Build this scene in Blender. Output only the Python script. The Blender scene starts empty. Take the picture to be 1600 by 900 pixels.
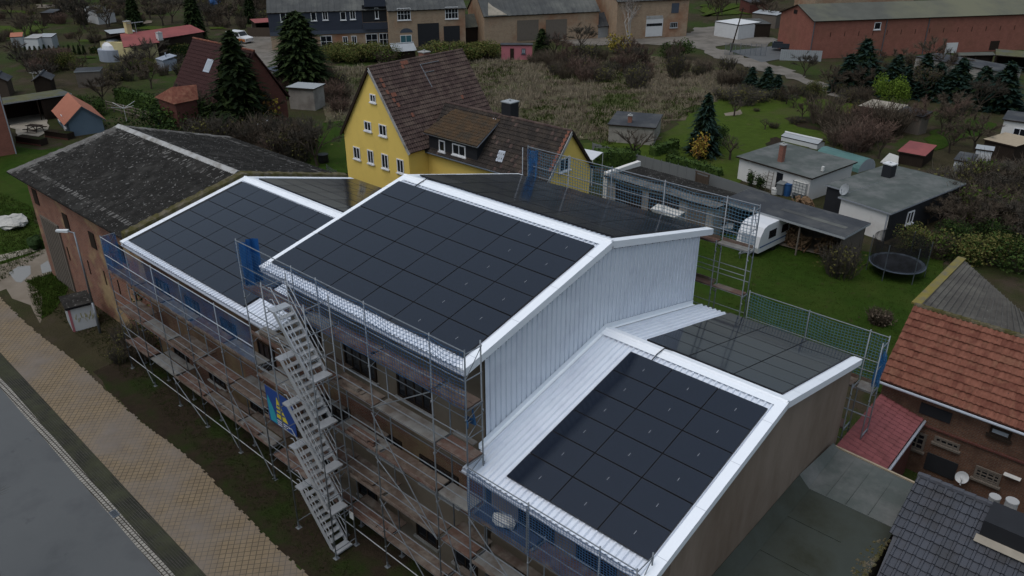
import bpy, math, random
from mathutils import Vector, Matrix
random.seed(7)
R = math.radians
SC = bpy.context.scene
COL = SC.collection
# ------------------------------------------------------------------ camera model
CAM = Vector((25.5292, -21.6966, 23.2210)); YAW = 2.302644; PIT = 0.462923; FOC = 1248.48
_f = Vector((math.cos(YAW)*math.cos(PIT), math.sin(YAW)*math.cos(PIT), -math.sin(PIT)))
_r = Vector((math.sin(YAW), -math.cos(YAW), 0)); _d = _f.cross(_r)
def ray(u, v): return _f + _r*((u-800)/FOC) + _d*((v-450)/FOC)
def G(u, v, z=0.0): d = ray(u, v); return CAM + d*((z-CAM.z)/d.z)      # point at height z
def Y(u, v, y): d = ray(u, v); return CAM + d*((y-CAM.y)/d.y)
def XX(u, v, x): d = ray(u, v); return CAM + d*((x-CAM.x)/d.x)
def HT(u, v, b):                                                        # height above ground point b
    d = ray(u, v); t = ((b.x-CAM.x)*d.x+(b.y-CAM.y)*d.y)/(d.x*d.x+d.y*d.y); return (CAM+d*t).z
cam = bpy.data.objects.new('camera', bpy.data.cameras.new('camera')); COL.objects.link(cam)
m3 = Matrix((( _r.x, -_d.x, -_f.x), (_r.y, -_d.y, -_f.y), (_r.z, -_d.z, -_f.z)))
cam.matrix_world = Matrix.Translation(CAM) @ m3.to_4x4()
cam.data.sensor_width = 36; cam.data.lens = FOC*36/1600; cam.data.clip_end = 6000; cam.data.clip_start = .5
SC.camera = cam
# ------------------------------------------------------------------ materials
MATS = {}
def nd(nt, t, **kw):
    n = nt.nodes.new(t)
    for k, v in kw.items(): setattr(n, k, v)
    return n
def c4(c, k=1.0): return (min(1, c[0]*k), min(1, c[1]*k), min(1, c[2]*k), 1)
def base(name, rough, metal, spec):
    m = bpy.data.materials.new(name); m.use_nodes = True; nt = m.node_tree
    b = nt.nodes['Principled BSDF']; b.inputs['Roughness'].default_value = rough; b.inputs['Metallic'].default_value = metal
    b.inputs['Specular IOR Level'].default_value = min(spec, .06) if rough >= .79 else spec
    MATS[name] = m
    return m, nt, b
def noise(nt, co, sc, det=4, rough=.6):
    n = nd(nt, 'ShaderNodeTexNoise'); n.inputs['Scale'].default_value = sc; n.inputs['Detail'].default_value = det; n.inputs['Roughness'].default_value = rough
    nt.links.new(co, n.inputs['Vector']); return n.outputs['Fac']
def ramp(nt, fac, a, b):
    r = nd(nt, 'ShaderNodeMapRange'); r.inputs['From Min'].default_value = a; r.inputs['From Max'].default_value = b; r.clamp = True
    nt.links.new(fac, r.inputs['Value']); return r.outputs['Result']
def mix(nt, fac, a, b, mode='MIX'):
    x = nd(nt, 'ShaderNodeMix', data_type='RGBA', blend_type=mode)
    for sock, val in ((0, fac), (6, a), (7, b)):
        if hasattr(val, 'is_linked'): nt.links.new(val, x.inputs[sock])
        else: x.inputs[sock].default_value = val
    return x.outputs[2]
def bumpn(nt, b, h, strength, dist):
    n = nd(nt, 'ShaderNodeBump'); n.inputs['Strength'].default_value = strength; n.inputs['Distance'].default_value = dist
    nt.links.new(h, n.inputs['Height']); nt.links.new(n.outputs['Normal'], b.inputs['Normal'])
def coords(nt, which='Object', sx=None):
    o = nd(nt, 'ShaderNodeTexCoord').outputs[which]
    if sx:
        mp = nd(nt, 'ShaderNodeMapping'); mp.inputs['Scale'].default_value = sx; nt.links.new(o, mp.inputs['Vector']); o = mp.outputs['Vector']
    return o
def M(name, col, rough=.85, var=.3, sc=2.0, col2=None, lo=.45, hi=.65, sc2=.4, specks=None, ssc=14, slo=.62, shi=.7, bump=0., bsc=25, bdist=.02, metal=0, spec=.25, coord='Object', sx=None, rnd=0.):
    m, nt, b = base(name, rough, metal, spec); co = coords(nt, coord, sx)
    o = mix(nt, noise(nt, co, sc), c4(col, 1-var), c4(col, 1+var))
    if col2: o = mix(nt, ramp(nt, noise(nt, co, sc2, 6, .65), lo, hi), o, c4(col2))
    if specks: o = mix(nt, ramp(nt, noise(nt, co, ssc, 3, .6), slo, shi), o, c4(specks))
    if rnd:
        oi = nd(nt, 'ShaderNodeObjectInfo'); hs = nd(nt, 'ShaderNodeHueSaturation')
        mr = nd(nt, 'ShaderNodeMapRange'); mr.inputs['To Min'].default_value = 1-rnd; mr.inputs['To Max'].default_value = 1+rnd
        nt.links.new(oi.outputs['Random'], mr.inputs['Value']); nt.links.new(mr.outputs['Result'], hs.inputs['Value']); nt.links.new(o, hs.inputs['Color']); o = hs.outputs['Color']
    nt.links.new(o, b.inputs['Base Color'])
    if bump: bumpn(nt, b, noise(nt, co, bsc, 5), bump, bdist)
    return m
def BR(name, c1, c2, mortar, bw=.25, bh=.075, ms=.012, rough=.9, off=.5, rot=0, stain=None, slo=.45, shi=.7, ssc=.35, bump=.35, bias=0., dirt=.25):
    m, nt, b = base(name, rough, 0, .2); uv = coords(nt, 'UV')
    if rot:
        mp = nd(nt, 'ShaderNodeMapping'); mp.inputs['Rotation'].default_value = (0, 0, rot); nt.links.new(uv, mp.inputs['Vector']); uv = mp.outputs['Vector']
    t = nd(nt, 'ShaderNodeTexBrick', offset=off); nt.links.new(uv, t.inputs['Vector'])
    t.inputs['Color1'].default_value = c4(c1); t.inputs['Color2'].default_value = c4(c2); t.inputs['Mortar'].default_value = c4(mortar)
    t.inputs['Scale'].default_value = 1; t.inputs['Brick Width'].default_value = bw; t.inputs['Row Height'].default_value = bh
    t.inputs['Mortar Size'].default_value = ms; t.inputs['Bias'].default_value = bias; t.inputs['Mortar Smooth'].default_value = .2
    co = coords(nt, 'Object'); o = t.outputs['Color']
    if stain: o = mix(nt, ramp(nt, noise(nt, co, ssc, 6, .65), slo, shi), o, c4(stain))
    g = nd(nt, 'ShaderNodeMapRange'); g.inputs['To Min'].default_value = 1-dirt; g.inputs['To Max'].default_value = 1+dirt
    nt.links.new(noise(nt, co, 1.1, 6, .7), g.inputs['Value'])
    hs = nd(nt, 'ShaderNodeHueSaturation'); nt.links.new(g.outputs['Result'], hs.inputs['Value']); nt.links.new(o, hs.inputs['Color'])
    nt.links.new(hs.outputs['Color'], b.inputs['Base Color'])
    inv = nd(nt, 'ShaderNodeMath', operation='SUBTRACT'); inv.inputs[0].default_value = 1; nt.links.new(t.outputs['Fac'], inv.inputs[1])
    bumpn(nt, b, inv.outputs[0], bump, .012)
    return m
def NET(name, col, alpha, sc=1.5):
    m, nt, b = base(name, .7, 0, .2); co = coords(nt)
    nt.links.new(mix(nt, noise(nt, co, sc, 5), c4(col, .6), c4(col, 1.4)), b.inputs['Base Color'])
    mr = nd(nt, 'ShaderNodeMapRange'); mr.inputs['From Min'].default_value = .3; mr.inputs['From Max'].default_value = .7
    mr.inputs['To Min'].default_value = alpha*.55; mr.inputs['To Max'].default_value = min(1, alpha*1.45); nt.links.new(noise(nt, co, sc, 5), mr.inputs['Value'])
    nt.links.new(mr.outputs['Result'], b.inputs['Alpha'])
    return m
# metals, roofs
M('white_sheet', (.67,.72,.79), .42, .05, .8, spec=.45, col2=(.56,.60,.68), lo=.5, hi=.8, sc2=.9)
M('white_trim', (.83,.87,.91), .38, .04, 1.2, spec=.5)
M('steel', (.21,.23,.25), .5, .3, 6, metal=.55, spec=.5)
M('steel_dark', (.12,.14,.16), .55, .3, 6, metal=.6, spec=.5)
M('alu', (.50,.52,.54), .42, .12, 5, metal=.55, spec=.5)
M('deck_wood', (.115,.085,.068), .85, .4, 5, col2=(.19,.165,.14), sc2=1.4, coord='Object', bump=.3)
M('deck_red', (.125,.078,.062), .8, .4, 5, col2=(.18,.155,.135), sc2=1.8, bump=.3)
M('deck_grey', (.19,.19,.18), .7, .3, 4, col2=(.12,.10,.085), sc2=1.2)
M('deck_blue', (.055,.065,.10), .6, .3, 3)
M('panel_glass', (.008,.012,.022), .10, .15, .7, spec=.5)
M('panel_frame', (.006,.006,.008), .45, .1, 3, spec=.4)
M('tick_white', (.30,.31,.33), .5, .1, 4)
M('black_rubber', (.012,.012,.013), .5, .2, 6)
M('gutter_grey', (.42,.45,.50), .4, .08, 3, metal=.4, spec=.5)
M('fibre_moss', (.026,.025,.023), .95, .5, 1.6, col2=(.05,.048,.044), lo=.5, hi=.72, sc2=.8, specks=(.15,.147,.138), ssc=5.5, slo=.61, shi=.68, bump=.6, bsc=9, bdist=.04)
M('fibre_pale', (.16,.155,.145), .95, .35, 1.6, col2=(.07,.065,.06), sc2=.8, specks=(.33,.32,.3), ssc=6, bump=.4, bsc=9)
M('moss', (.075,.068,.028), .98, .45, 3, col2=(.14,.12,.09), sc2=2.2, bump=.8, bsc=14, bdist=.05)
M('ridge_pale', (.36,.36,.35), .9, .2, 2, col2=(.2,.19,.17), sc2=1.2)
M('fibre_grey', (.075,.078,.077), .92, .35, .7, col2=(.125,.128,.118), sc2=.25, bump=.3)
M('fibre_olive', (.095,.098,.085), .92, .3, .5, col2=(.145,.145,.10), sc2=.06, bump=.3)
M('felt_dark', (.050,.054,.060), .8, .3, .8, col2=(.085,.088,.088), sc2=.5, spec=.3)
M('felt_grey', (.084,.096,.090), .85, .25, .9, col2=(.14,.145,.14), sc2=.5, bump=.2)
M('felt_green', (.052,.060,.052), .8, .25, .5, col2=(.034,.037,.027), lo=.40, hi=.68, sc2=.5, spec=.3, bump=.15)
M('felt_moss', (.10,.10,.055), .95, .4, 1, col2=(.085,.09,.09), sc2=.5)
M('tile_brown', (.072,.050,.045), .8, .5, 2.2, col2=(.115,.085,.07), sc2=1.1, bump=.3, bsc=6)
M('tile_dark', (.036,.031,.028), .85, .4, 2.5, col2=(.065,.052,.042), sc2=1.1, bump=.3, bsc=6)
M('tile_ochre', (.075,.050,.030), .85, .45, 2.2, col2=(.05,.042,.032), sc2=1.2, bump=.3, bsc=6)
M('tile_orange', (.21,.088,.060), .8, .35, 4, col2=(.16,.062,.042), lo=.48, hi=.7, sc2=2.4, specks=(.05,.035,.03), ssc=9, slo=.66, shi=.75, bump=.3)
M('tile_orange2', (.155,.06,.042), .8, .4, 4, col2=(.21,.10,.065), sc2=2, bump=.3)
M('tile_new', (.19,.075,.048), .7, .2, 3)
M('tile_salmon', (.36,.15,.10), .8, .15, 1.5)
M('tile_maroon', (.048,.024,.023), .8, .3, 1.2, bump=.3)
M('tile_slate', (.046,.051,.063), .6, .25, 2.4, col2=(.033,.034,.038), sc2=1.2, spec=.4)
M('tile_slate2', (.051,.056,.069), .6, .25, 2.4, col2=(.04,.04,.045), sc2=1.2, spec=.4)
M('tile_redlean', (.19,.06,.062), .75, .25, 3, col2=(.14,.045,.045), sc2=1.4)
M('roof_red', (.26,.085,.08), .8, .15, .6, col2=(.20,.07,.07), sc2=.4)
M('tile_grey', (.085,.080,.072), .95, .4, 2.2, col2=(.12,.115,.10), sc2=1.2, specks=(.3,.3,.28), ssc=7, slo=.7, shi=.76, bump=.4)
M('lichen', (.20,.165,.05), .95, .35, 3, col2=(.12,.115,.09), sc2=1.5)
# walls
M('render_beige', (.165,.14,.11), .92, .18, 1.0, col2=(.11,.088,.066), lo=.45, hi=.7, sc2=.5, bump=.25)
M('render_brown', (.25,.20,.16), .95, .2, .8, col2=(.155,.115,.085), lo=.42, hi=.7, sc2=.35, sx=(1,1,.3), bump=.3)
M('render_grey', (.30,.28,.25), .92, .2, .8, col2=(.2,.18,.16), sc2=.6)
M('render_white', (.66,.65,.62), .9, .08, .8, col2=(.5,.47,.43), lo=.55, hi=.8, sc2=.6)
M('yellow', (.78,.57,.15), .85, .06, .7, col2=(.66,.48,.13), lo=.5, hi=.8, sc2=.5)
M('cream', (.55,.48,.26), .9, .1, .8, col2=(.45,.38,.2), sc2=.6)
M('pink', (.42,.15,.17), .9, .12, 1)
M('blue_wall', (.125,.17,.215), .8, .12, 1)
M('blue_dark', (.07,.085,.105), .8, .15, 1)
M('slate_clad', (.035,.042,.060), .7, .15, 2)
M('slate_clad2', (.060,.072,.095), .7, .15, 2)
M('black_wall', (.018,.019,.022), .7, .2, 2)
M('timber_dark', (.030,.022,.017), .85, .4, 3, sx=(6,6,.6))
M('timber_door', (.085,.065,.05), .85, .35, 3, sx=(8,8,.6))
M('timber_grey', (.14,.12,.10), .9, .35, 3, sx=(6,6,.6))
M('timber_pale', (.34,.28,.20), .85, .25, 3)
M('concrete', (.33,.33,.32), .9, .15, 1.5, col2=(.2,.2,.18), lo=.5, hi=.75, sc2=.8)
M('panel_white', (.55,.56,.56), .7, .12, 1.5)
M('panel_grey', (.30,.32,.33), .7, .15, 1.5)
M('glass_dark', (.012,.014,.018), .12, .3, 1, spec=.5)
M('glass_pale', (.30,.33,.36), .2, .2, 1, spec=.5)
M('frame_white', (.68,.69,.70), .6, .05, 2)
M('door_teal', (.04,.12,.14), .6, .2, 2)
BR('brick_barn', (.235,.085,.05), (.17,.06,.037), (.22,.19,.16), stain=(.30,.215,.12), slo=.52, shi=.62, ssc=.42, dirt=.5)
BR('brick_wing', (.15,.062,.042), (.11,.046,.033), (.15,.13,.105), stain=(.17,.125,.075), slo=.44, shi=.6, ssc=.4, dirt=.5)
BR('brick_farm', (.37,.26,.165), (.31,.20,.125), (.28,.25,.2), stain=(.27,.14,.085), slo=.5, shi=.7, ssc=.15, dirt=.4)
BR('brick_red', (.29,.105,.078), (.24,.088,.066), (.22,.12,.09), stain=(.21,.10,.07), slo=.5, shi=.75, ssc=.15, dirt=.35)
BR('brick_house', (.15,.07,.042), (.105,.05,.034), (.14,.115,.09), stain=(.075,.045,.032), slo=.48, shi=.7, ssc=.8, dirt=.5)
BR('brick_dark', (.135,.045,.036), (.10,.036,.03), (.10,.06,.05), dirt=.3)
BR('brick_chimney', (.26,.085,.06), (.20,.07,.05), (.2,.16,.13))
# ground
BR('paving', (.215,.165,.105), (.19,.148,.098), (.085,.070,.052), bw=.235, bh=.235, ms=.016, off=0, rot=R(40), stain=(.165,.142,.12), slo=.42, shi=.66, ssc=.28, dirt=.28, bump=.4)
BR('cobble', (.068,.066,.058), (.05,.048,.042), (.022,.023,.017), bw=.1, bh=.1, ms=.02, stain=(.048,.05,.032), slo=.4, shi=.6, ssc=.9, dirt=.5)
BR('gutter_setts', (.30,.285,.25), (.23,.22,.195), (.045,.04,.033), bw=.19, bh=.165, ms=.022, off=.5, dirt=.35, bump=.7)
M('asphalt', (.086,.091,.092), .78, .12, .5, col2=(.07,.074,.076), lo=.48, hi=.6, sc2=.25, specks=(.05,.052,.055), ssc=.9, slo=.68, shi=.78, bump=.15, bsc=60, spec=.4)
M('soil', (.028,.021,.014), .97, .45, 3, col2=(.020,.030,.008), lo=.46, hi=.62, sc2=.42, specks=(.09,.07,.045), ssc=16, slo=.7, shi=.76, bump=.8, bsc=12, bdist=.06)
M('lawn', (.024,.048,.006), .95, .45, 1.5, col2=(.038,.056,.010), lo=.45, hi=.7, sc2=.22, specks=(.040,.036,.015), ssc=1.1, slo=.62, shi=.75, bump=.8, bsc=16, bdist=.06)
M('lawn_bright', (.045,.070,.010), .95, .4, 1.2, col2=(.058,.062,.022), lo=.5, hi=.7, sc2=.12, specks=(.08,.06,.035), ssc=.8, slo=.64, shi=.74, bump=.6, bsc=10, bdist=.08)
M('rough_ground', (.042,.036,.020), .97, .45, .6, col2=(.032,.048,.012), lo=.46, hi=.6, sc2=.06, specks=(.055,.043,.03), ssc=.35, slo=.55, shi=.66, bump=.8, bsc=6, bdist=.12)
M('meadow_soil', (.10,.085,.055), .97, .4, .8, col2=(.060,.070,.026), lo=.46, hi=.62, sc2=.14, specks=(.17,.14,.10), ssc=1.2, bump=.8, bsc=5, bdist=.15)
M('track', (.20,.17,.135), .95, .2, .8, col2=(.15,.125,.095), lo=.45, hi=.65, sc2=.3, bump=.4, bsc=8)
M('yard', (.17,.155,.135), .9, .2, .5, col2=(.11,.10,.085), lo=.45, hi=.65, sc2=.3, bump=.3)
M('puddle', (.20,.19,.17), .12, .1, .8, spec=.6)
M('gravel_pale', (.30,.27,.22), .95, .25, 2, col2=(.22,.2,.16), sc2=.6)
# plants
M('bark', (.060,.048,.038), .95, .35, 6, rnd=.2)
M('bark_birch', (.42,.39,.36), .9, .25, 3)
M('twig_brown', (.088,.070,.052), .95, .35, 3, rnd=.25)
M('twig_grey', (.070,.062,.050), .95, .3, 3, rnd=.25)
M('twig_red', (.115,.078,.062), .95, .35, 3, rnd=.25)
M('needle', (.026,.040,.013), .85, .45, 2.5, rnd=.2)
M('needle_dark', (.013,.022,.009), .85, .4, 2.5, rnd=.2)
M('needle_blue', (.020,.040,.032), .85, .35, 2.5)
M('needle_pale', (.038,.058,.036), .85, .35, 2.5)
M('leaf_green', (.045,.075,.018), .8, .4, 3, rnd=.2)
M('leaf_dark', (.020,.036,.012), .8, .4, 3, rnd=.2)
M('leaf_lime', (.12,.18,.025), .8, .3, 3)
M('leaf_lime2', (.065,.105,.018), .8, .3, 3)
M('leaf_yellow', (.26,.20,.035), .8, .35, 3)
M('leaf_olive', (.105,.100,.032), .85, .4, 3, rnd=.2)
M('leaf_orange', (.23,.12,.035), .85, .35, 3)
M('dry_grass', (.215,.18,.13), .95, .35, 1)
M('dry_grass2', (.115,.090,.066), .95, .35, 1)
M('grass_blade', (.035,.052,.010), .95, .35, 1)
M('grass_dark', (.022,.032,.008), .95, .45, 1)
# things
M('blue_tarp', (.012,.085,.27), .6, .3, 3)
M('blue_net', (.025,.085,.19), .6, .2, 3)
M('green_net', (.075,.155,.22), .6, .2, 3)
NET('blue_sheet', (.018,.085,.21), .38)
NET('blue_sheet2', (.02,.11,.27), .62)
NET('screen_net', (.015,.017,.016), .72, 1)
M('banner_blue', (.012,.045,.19), .5, .15, 3); M('banner_yellow', (.50,.42,.03), .5, .2, 3); M('banner_teal', (.02,.24,.30), .5, .2, 3)
M('paint_white', (.62,.63,.64), .35, .05, 2, spec=.5); M('paint_silver', (.36,.38,.40), .3, .08, 2, metal=.4, spec=.5); M('paint_dark', (.025,.032,.042), .3, .1, 2, spec=.5)
M('paint_orange', (.38,.13,.035), .4, .1, 2, spec=.5); M('paint_red', (.22,.035,.03), .4, .15, 2); M('paint_blue', (.02,.075,.20), .5, .1, 2); M('paint_green', (.03,.13,.06), .6, .1, 2)
M('plastic_white', (.55,.55,.52), .5, .15, 2); M('plastic_grey', (.16,.17,.17), .5, .1, 2); M('teal_film', (.075,.155,.145), .4, .2, .8)
M('trampoline_mat', (.032,.035,.042), .8, .1, 1); M('tent_grey', (.28,.31,.36), .6, .12, 1); M('rubble', (.40,.39,.36), .9, .4, 2)
M('graffiti', (.33,.28,.06), .7, .3, 6); M('lamp_head', (.6,.62,.62), .4, .05, 1); M('log_wood', (.17,.11,.065), .85, .35, 3)
# ------------------------------------------------------------------ mesh builder
class MB:
    def __init__(s): s.v = []; s.f = []; s.m = []
    def face(s, pts, m=0):
        i = len(s.v); s.v += [tuple(p) for p in pts]; s.f.append(tuple(range(i, i+len(pts)))); s.m.append(m)
    def hexa(s, p, m=0):       # 8 corners: bottom 0-3 ccw, top 4-7
        i = len(s.v); s.v += [tuple(q) for q in p]
        for q in ((3,2,1,0),(4,5,6,7),(0,1,5,4),(1,2,6,5),(2,3,7,6),(3,0,4,7)): s.f.append(tuple(i+k for k in q)); s.m.append(m)
    def box(s, a, b, m=0):
        (x0,y0,z0),(x1,y1,z1) = a, b
        s.hexa([(x0,y0,z0),(x1,y0,z0),(x1,y1,z0),(x0,y1,z0),(x0,y0,z1),(x1,y0,z1),(x1,y1,z1),(x0,y1,z1)], m)
    def bar(s, a, b, w, h=None, m=0, up=(0,0,1)):
        a = Vector(a); b = Vector(b); d = (b-a).normalized(); u = Vector(up)
        if abs(d.dot(u)) > .98: u = Vector((0,1,0))
        x = d.cross(u).normalized()*(w/2); y = x.cross(d).normalized()*((h or w)/2)
        s.hexa([a-x-y, a+x-y, b+x-y, b-x-y, a-x+y, a+x+y, b+x+y, b-x+y], m)
    def tube(s, a, b, r0, r1=None, n=6, m=0, caps=True):
        a = Vector(a); b = Vector(b); d = b-a
        if d.length < 1e-6: return
        d.normalize(); u = Vector((0,0,1)) if abs(d.z) < .9 else Vector((1,0,0)); x = d.cross(u).normalized(); y = d.cross(x); r1 = r0 if r1 is None else r1; i = len(s.v)
        for q, r in ((a, r0), (b, r1)):
            for k in range(n):
                t = 2*math.pi*k/n; s.v.append(tuple(q + x*(r*math.cos(t)) + y*(r*math.sin(t))))
        for k in range(n):
            j = (k+1) % n; s.f.append((i+k, i+j, i+n+j, i+n+k)); s.m.append(m)
        if caps: s.f.append(tuple(range(i+n-1, i-1, -1))); s.m.append(m); s.f.append(tuple(range(i+n, i+2*n))); s.m.append(m)
    def path(s, pts, r, n=6, m=0):
        for a, b in zip(pts, pts[1:]): s.tube(a, b, r, r, n, m)
    def slab(s, pts, t, m=0, ms=None):   # polygon with thickness t below along its normal
        P = [Vector(p) for p in pts]; nrm = (P[1]-P[0]).cross(P[-1]-P[0]).normalized()
        if nrm.z < 0: P.reverse(); nrm = -nrm
        Q = [p-nrm*t for p in P]; s.face(P, m); s.face(Q[::-1], m if ms is None else ms)
        for k in range(len(P)):
            j = (k+1) % len(P); s.face([P[k], Q[k], Q[j], P[j]], m if ms is None else ms)
    def prism(s, pts, z0, z1, m=0, mt=None):  # xy polygon ccw; z may be per-vertex tops
        n = len(pts); zt = z1 if isinstance(z1, (list, tuple)) else [z1]*n
        B = [(p[0], p[1], z0) for p in pts]; T = [(p[0], p[1], zt[k]) for k, p in enumerate(pts)]
        s.face(T, m if mt is None else mt); s.face(B[::-1], m)
        for k in range(n):
            j = (k+1) % n; s.face([B[k], B[j], T[j], T[k]], m)
    def corr(s, p0, u, v, L, S, pitch, h, m=0, phase=0., top=.35):
        p0 = Vector(p0); u = Vector(u).normalized(); v = Vector(v).normalized(); n = u.cross(v).normalized()
        prof = []; k = 0
        while k*pitch < L:
            for q, z in ((0, 0), (.5-top/2-.08, 0), (.5-top/2+.08, h), (.5+top/2-.08, h), (.5+top/2+.08, 0)):
                x = (k+q)*pitch
                if x <= L: prof.append((x, z))
            k += 1
        prof.append((L, 0)); i = len(s.v)
        for x, z in prof:
            a = p0 + u*x + n*z; s.v.append(tuple(a)); s.v.append(tuple(a+v*S))
        for k in range(len(prof)-1): s.f.append((i+2*k, i+2*k+2, i+2*k+3, i+2*k+1)); s.m.append(m)
    def tiles(s, p0, u, v, L, S, pu, pv, amp, step, m=0, m2=None, p2=.1, flat=False, seg=4, clip=None, jit=.004):
        p0 = Vector(p0); u = Vector(u).normalized(); v = Vector(v).normalized(); n = u.cross(v).normalized()
        nr = max(1, round(S/pv)); nc = max(1, round(L/pu)); pv = S/nr; pu = L/nc
        for r in range(nr):
            a0 = r*pv; a1 = (r+1)*pv+.02
            for c in range(nc):
                cx = (c+.5)*pu
                if clip and not clip(cx, a0+pv/2): continue
                mm = m2 if (m2 is not None and random.random() < p2) else m
                i = len(s.v); jz = random.uniform(-jit, jit)
                pr = [(0,0),(.08,amp),(.30,amp),(.38,0),(.62,0),(1,0)] if flat else [(k/seg, amp*.5*(1-math.cos(2*math.pi*k/seg))) for k in range(seg+1)]
                for q, z in pr:
                    x = (c+q)*pu
                    for aa, zz in ((a0, z+step+jz-.03), (a0, z+step+jz), (a1, z+jz)): s.v.append(tuple(p0+u*x+v*aa+n*zz))
                for k in range(len(pr)-1):
                    b = i+3*k
                    s.f.append((b, b+3, b+4, b+1)); s.m.append(mm); s.f.append((b+1, b+4, b+5, b+2)); s.m.append(mm)
    def build(s, name, mats, parent=None, smooth=False):
        me = bpy.data.meshes.new(name); me.from_pydata(s.v, [], s.f); 
        for k in ([mats] if isinstance(mats, str) else mats): me.materials.append(MATS[k])
        me.polygons.foreach_set('material_index', s.m)
        uv = me.uv_layers.new(name='UV'); dat = [0.0]*(2*len(me.loops)); me.update()
        V = me.vertices
        for p in me.polygons:
            n = p.normal
            if abs(n.z) > .95: t = Vector((1,0,0)); b = Vector((0,1,0))
            else:
                t = Vector((-n.y, n.x, 0)).normalized(); b = n.cross(t)
            for li in p.loop_indices:
                co = V[me.loops[li].vertex_index].co; dat[2*li] = co.dot(t); dat[2*li+1] = co.dot(b)
        uv.data.foreach_set('uv', dat)
        if smooth: me.polygons.foreach_set('use_smooth', [True]*len(me.polygons))
        o = bpy.data.objects.new(name, me); COL.objects.link(o)
        if parent: o.parent = parent
        return o
def tag(o, label, cat, group=None):
    o['label'] = label; o['category'] = cat
    if group: o['group'] = group
    return o
def thing(name, label, cat, loc=(0,0,0), rz=0, group=None):
    o = bpy.data.objects.new(name, None); COL.objects.link(o); o.location = loc; o.rotation_euler = (0,0,rz); o.empty_display_size = .2
    return tag(o, label, cat, group)
def struct(name, mb, mats, kind='structure'):
    o = mb.build(name, mats); o['kind'] = kind; return o
def dup(root, loc, rz=0, sc=1, label=None, group=None):
    r = root.copy(); COL.objects.link(r); r.location = loc; r.rotation_euler = (0,0,rz); r.scale = (sc,sc,sc) if not isinstance(sc, tuple) else sc
    if label: r['label'] = label
    if group: r['group'] = group
    for ch in list(root.children):
        c = ch.copy(); COL.objects.link(c); c.parent = r
        for g in ch.children:
            d = g.copy(); COL.objects.link(d); d.parent = c
    return r
# ------------------------------------------------------------------ world and sun
w = bpy.data.worlds.new('World'); SC.world = w; w.use_nodes = True; nt = w.node_tree
sky = nt.nodes.new('ShaderNodeTexSky'); sky.sky_type = 'NISHITA'; sky.sun_disc = False
SUN_EL, SUN_AZ = R(66), R(188)      # azimuth measured from +y clockwise
sky.sun_elevation = SUN_EL; sky.sun_rotation = SUN_AZ; sky.air_density = 1.0; sky.dust_density = 2.0; sky.ozone_density = 1.0
hs = nt.nodes.new('ShaderNodeHueSaturation'); hs.inputs['Hue'].default_value = .482; hs.inputs['Saturation'].default_value = .58
nt.links.new(sky.outputs[0], hs.inputs['Color'])
# overcast sky: about three times brighter overhead than at the horizon
tc = nt.nodes.new('ShaderNodeTexCoord'); sx = nt.nodes.new('ShaderNodeSeparateXYZ'); mr = nt.nodes.new('ShaderNodeMapRange'); mr.inputs['To Min'].default_value = .66; mr.inputs['To Max'].default_value = 2.3
nt.links.new(tc.outputs['Generated'], sx.inputs[0]); nt.links.new(sx.outputs['Z'], mr.inputs['Value'])
sc_ = nt.nodes.new('ShaderNodeVectorMath'); sc_.operation = 'SCALE'; nt.links.new(hs.outputs[0], sc_.inputs[0]); nt.links.new(mr.outputs[0], sc_.inputs['Scale'])
nt.links.new(sc_.outputs[0], nt.nodes['Background'].inputs['Color'])
nt.nodes['Background'].inputs['Strength'].default_value = .10
sl = bpy.data.lights.new('sun', 'SUN'); sl.energy = .6; sl.angle = R(40); sl.color = (1, .97, .93)
so = bpy.data.objects.new('sun', sl); COL.objects.link(so)
sd = Vector((math.sin(SUN_AZ)*math.cos(SUN_EL), math.cos(SUN_AZ)*math.cos(SUN_EL), math.sin(SUN_EL)))
so.rotation_euler = sd.to_track_quat('Z', 'Y').to_euler()
SC.view_settings.view_transform = 'Standard'; SC.view_settings.look = 'None'; SC.view_settings.exposure = -0.1; SC.view_settings.gamma = 1
SC.view_settings.use_curve_mapping = False
# ================================================================== the solar-roofed hall
PA, PB = 1.742, 1.13
def slope_pt(x, yr, zr, ang, d, side, off=0.0):       # side -1 front, +1 back; off along the normal
    return Vector((x, yr + side*(d*math.cos(ang) + off*math.sin(ang)), zr - d*math.sin(ang) + off*math.cos(ang)))
panel_cache = {}
def panel_mesh(ticks):
    if ticks in panel_cache: return panel_cache[ticks]
    mb = MB(); w, l = PA-.022, PB-.028          # local: x along ridge, y up slope
    mb.box((0,0,-.04), (w,l,-.001), 1); mb.box((.011,.014,-.001), (w-.011,l-.014,.002), 0)
    if ticks: mb.box((w*.53, l*.42, .0022), (w*.53+.012, l*.42+.13, .004), 2)  # short pale tick near the panel centre
    o = mb.build('solar_panel', ['panel_glass','panel_frame','tick_white']); panel_cache[ticks] = o.data
    bpy.data.objects.remove(o); return o and panel_cache[ticks]
def add_panels(t, loc, x0, nx, nr, d0, yr, zr, ang, side, ticks=False):
    me = panel_mesh(ticks)
    for i in range(nx):
        for j in range(nr):
            o = bpy.data.objects.new('solar_panel', me); COL.objects.link(o); o.parent = t
            if side < 0:
                p = slope_pt(x0+i*PA, yr, zr, ang, d0+(j+1)*PB-.01, -1, .135); rot = Matrix.Rotation(ang, 3, 'X')
            else:
                p = slope_pt(x0+i*PA+PA-.022, yr, zr, ang, d0+(j+1)*PB-.01, 1, .135); rot = Matrix.Rotation(math.pi, 3, 'Z') @ Matrix.Rotation(ang, 3, 'X')
            o.matrix_local = Matrix.Translation(p-loc) @ (rot @ Matrix.Rotation(R(random.gauss(0,.12)), 3, 'X') @ Matrix.Rotation(R(random.gauss(0,.10)), 3, 'Y')).to_4x4()
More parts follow.
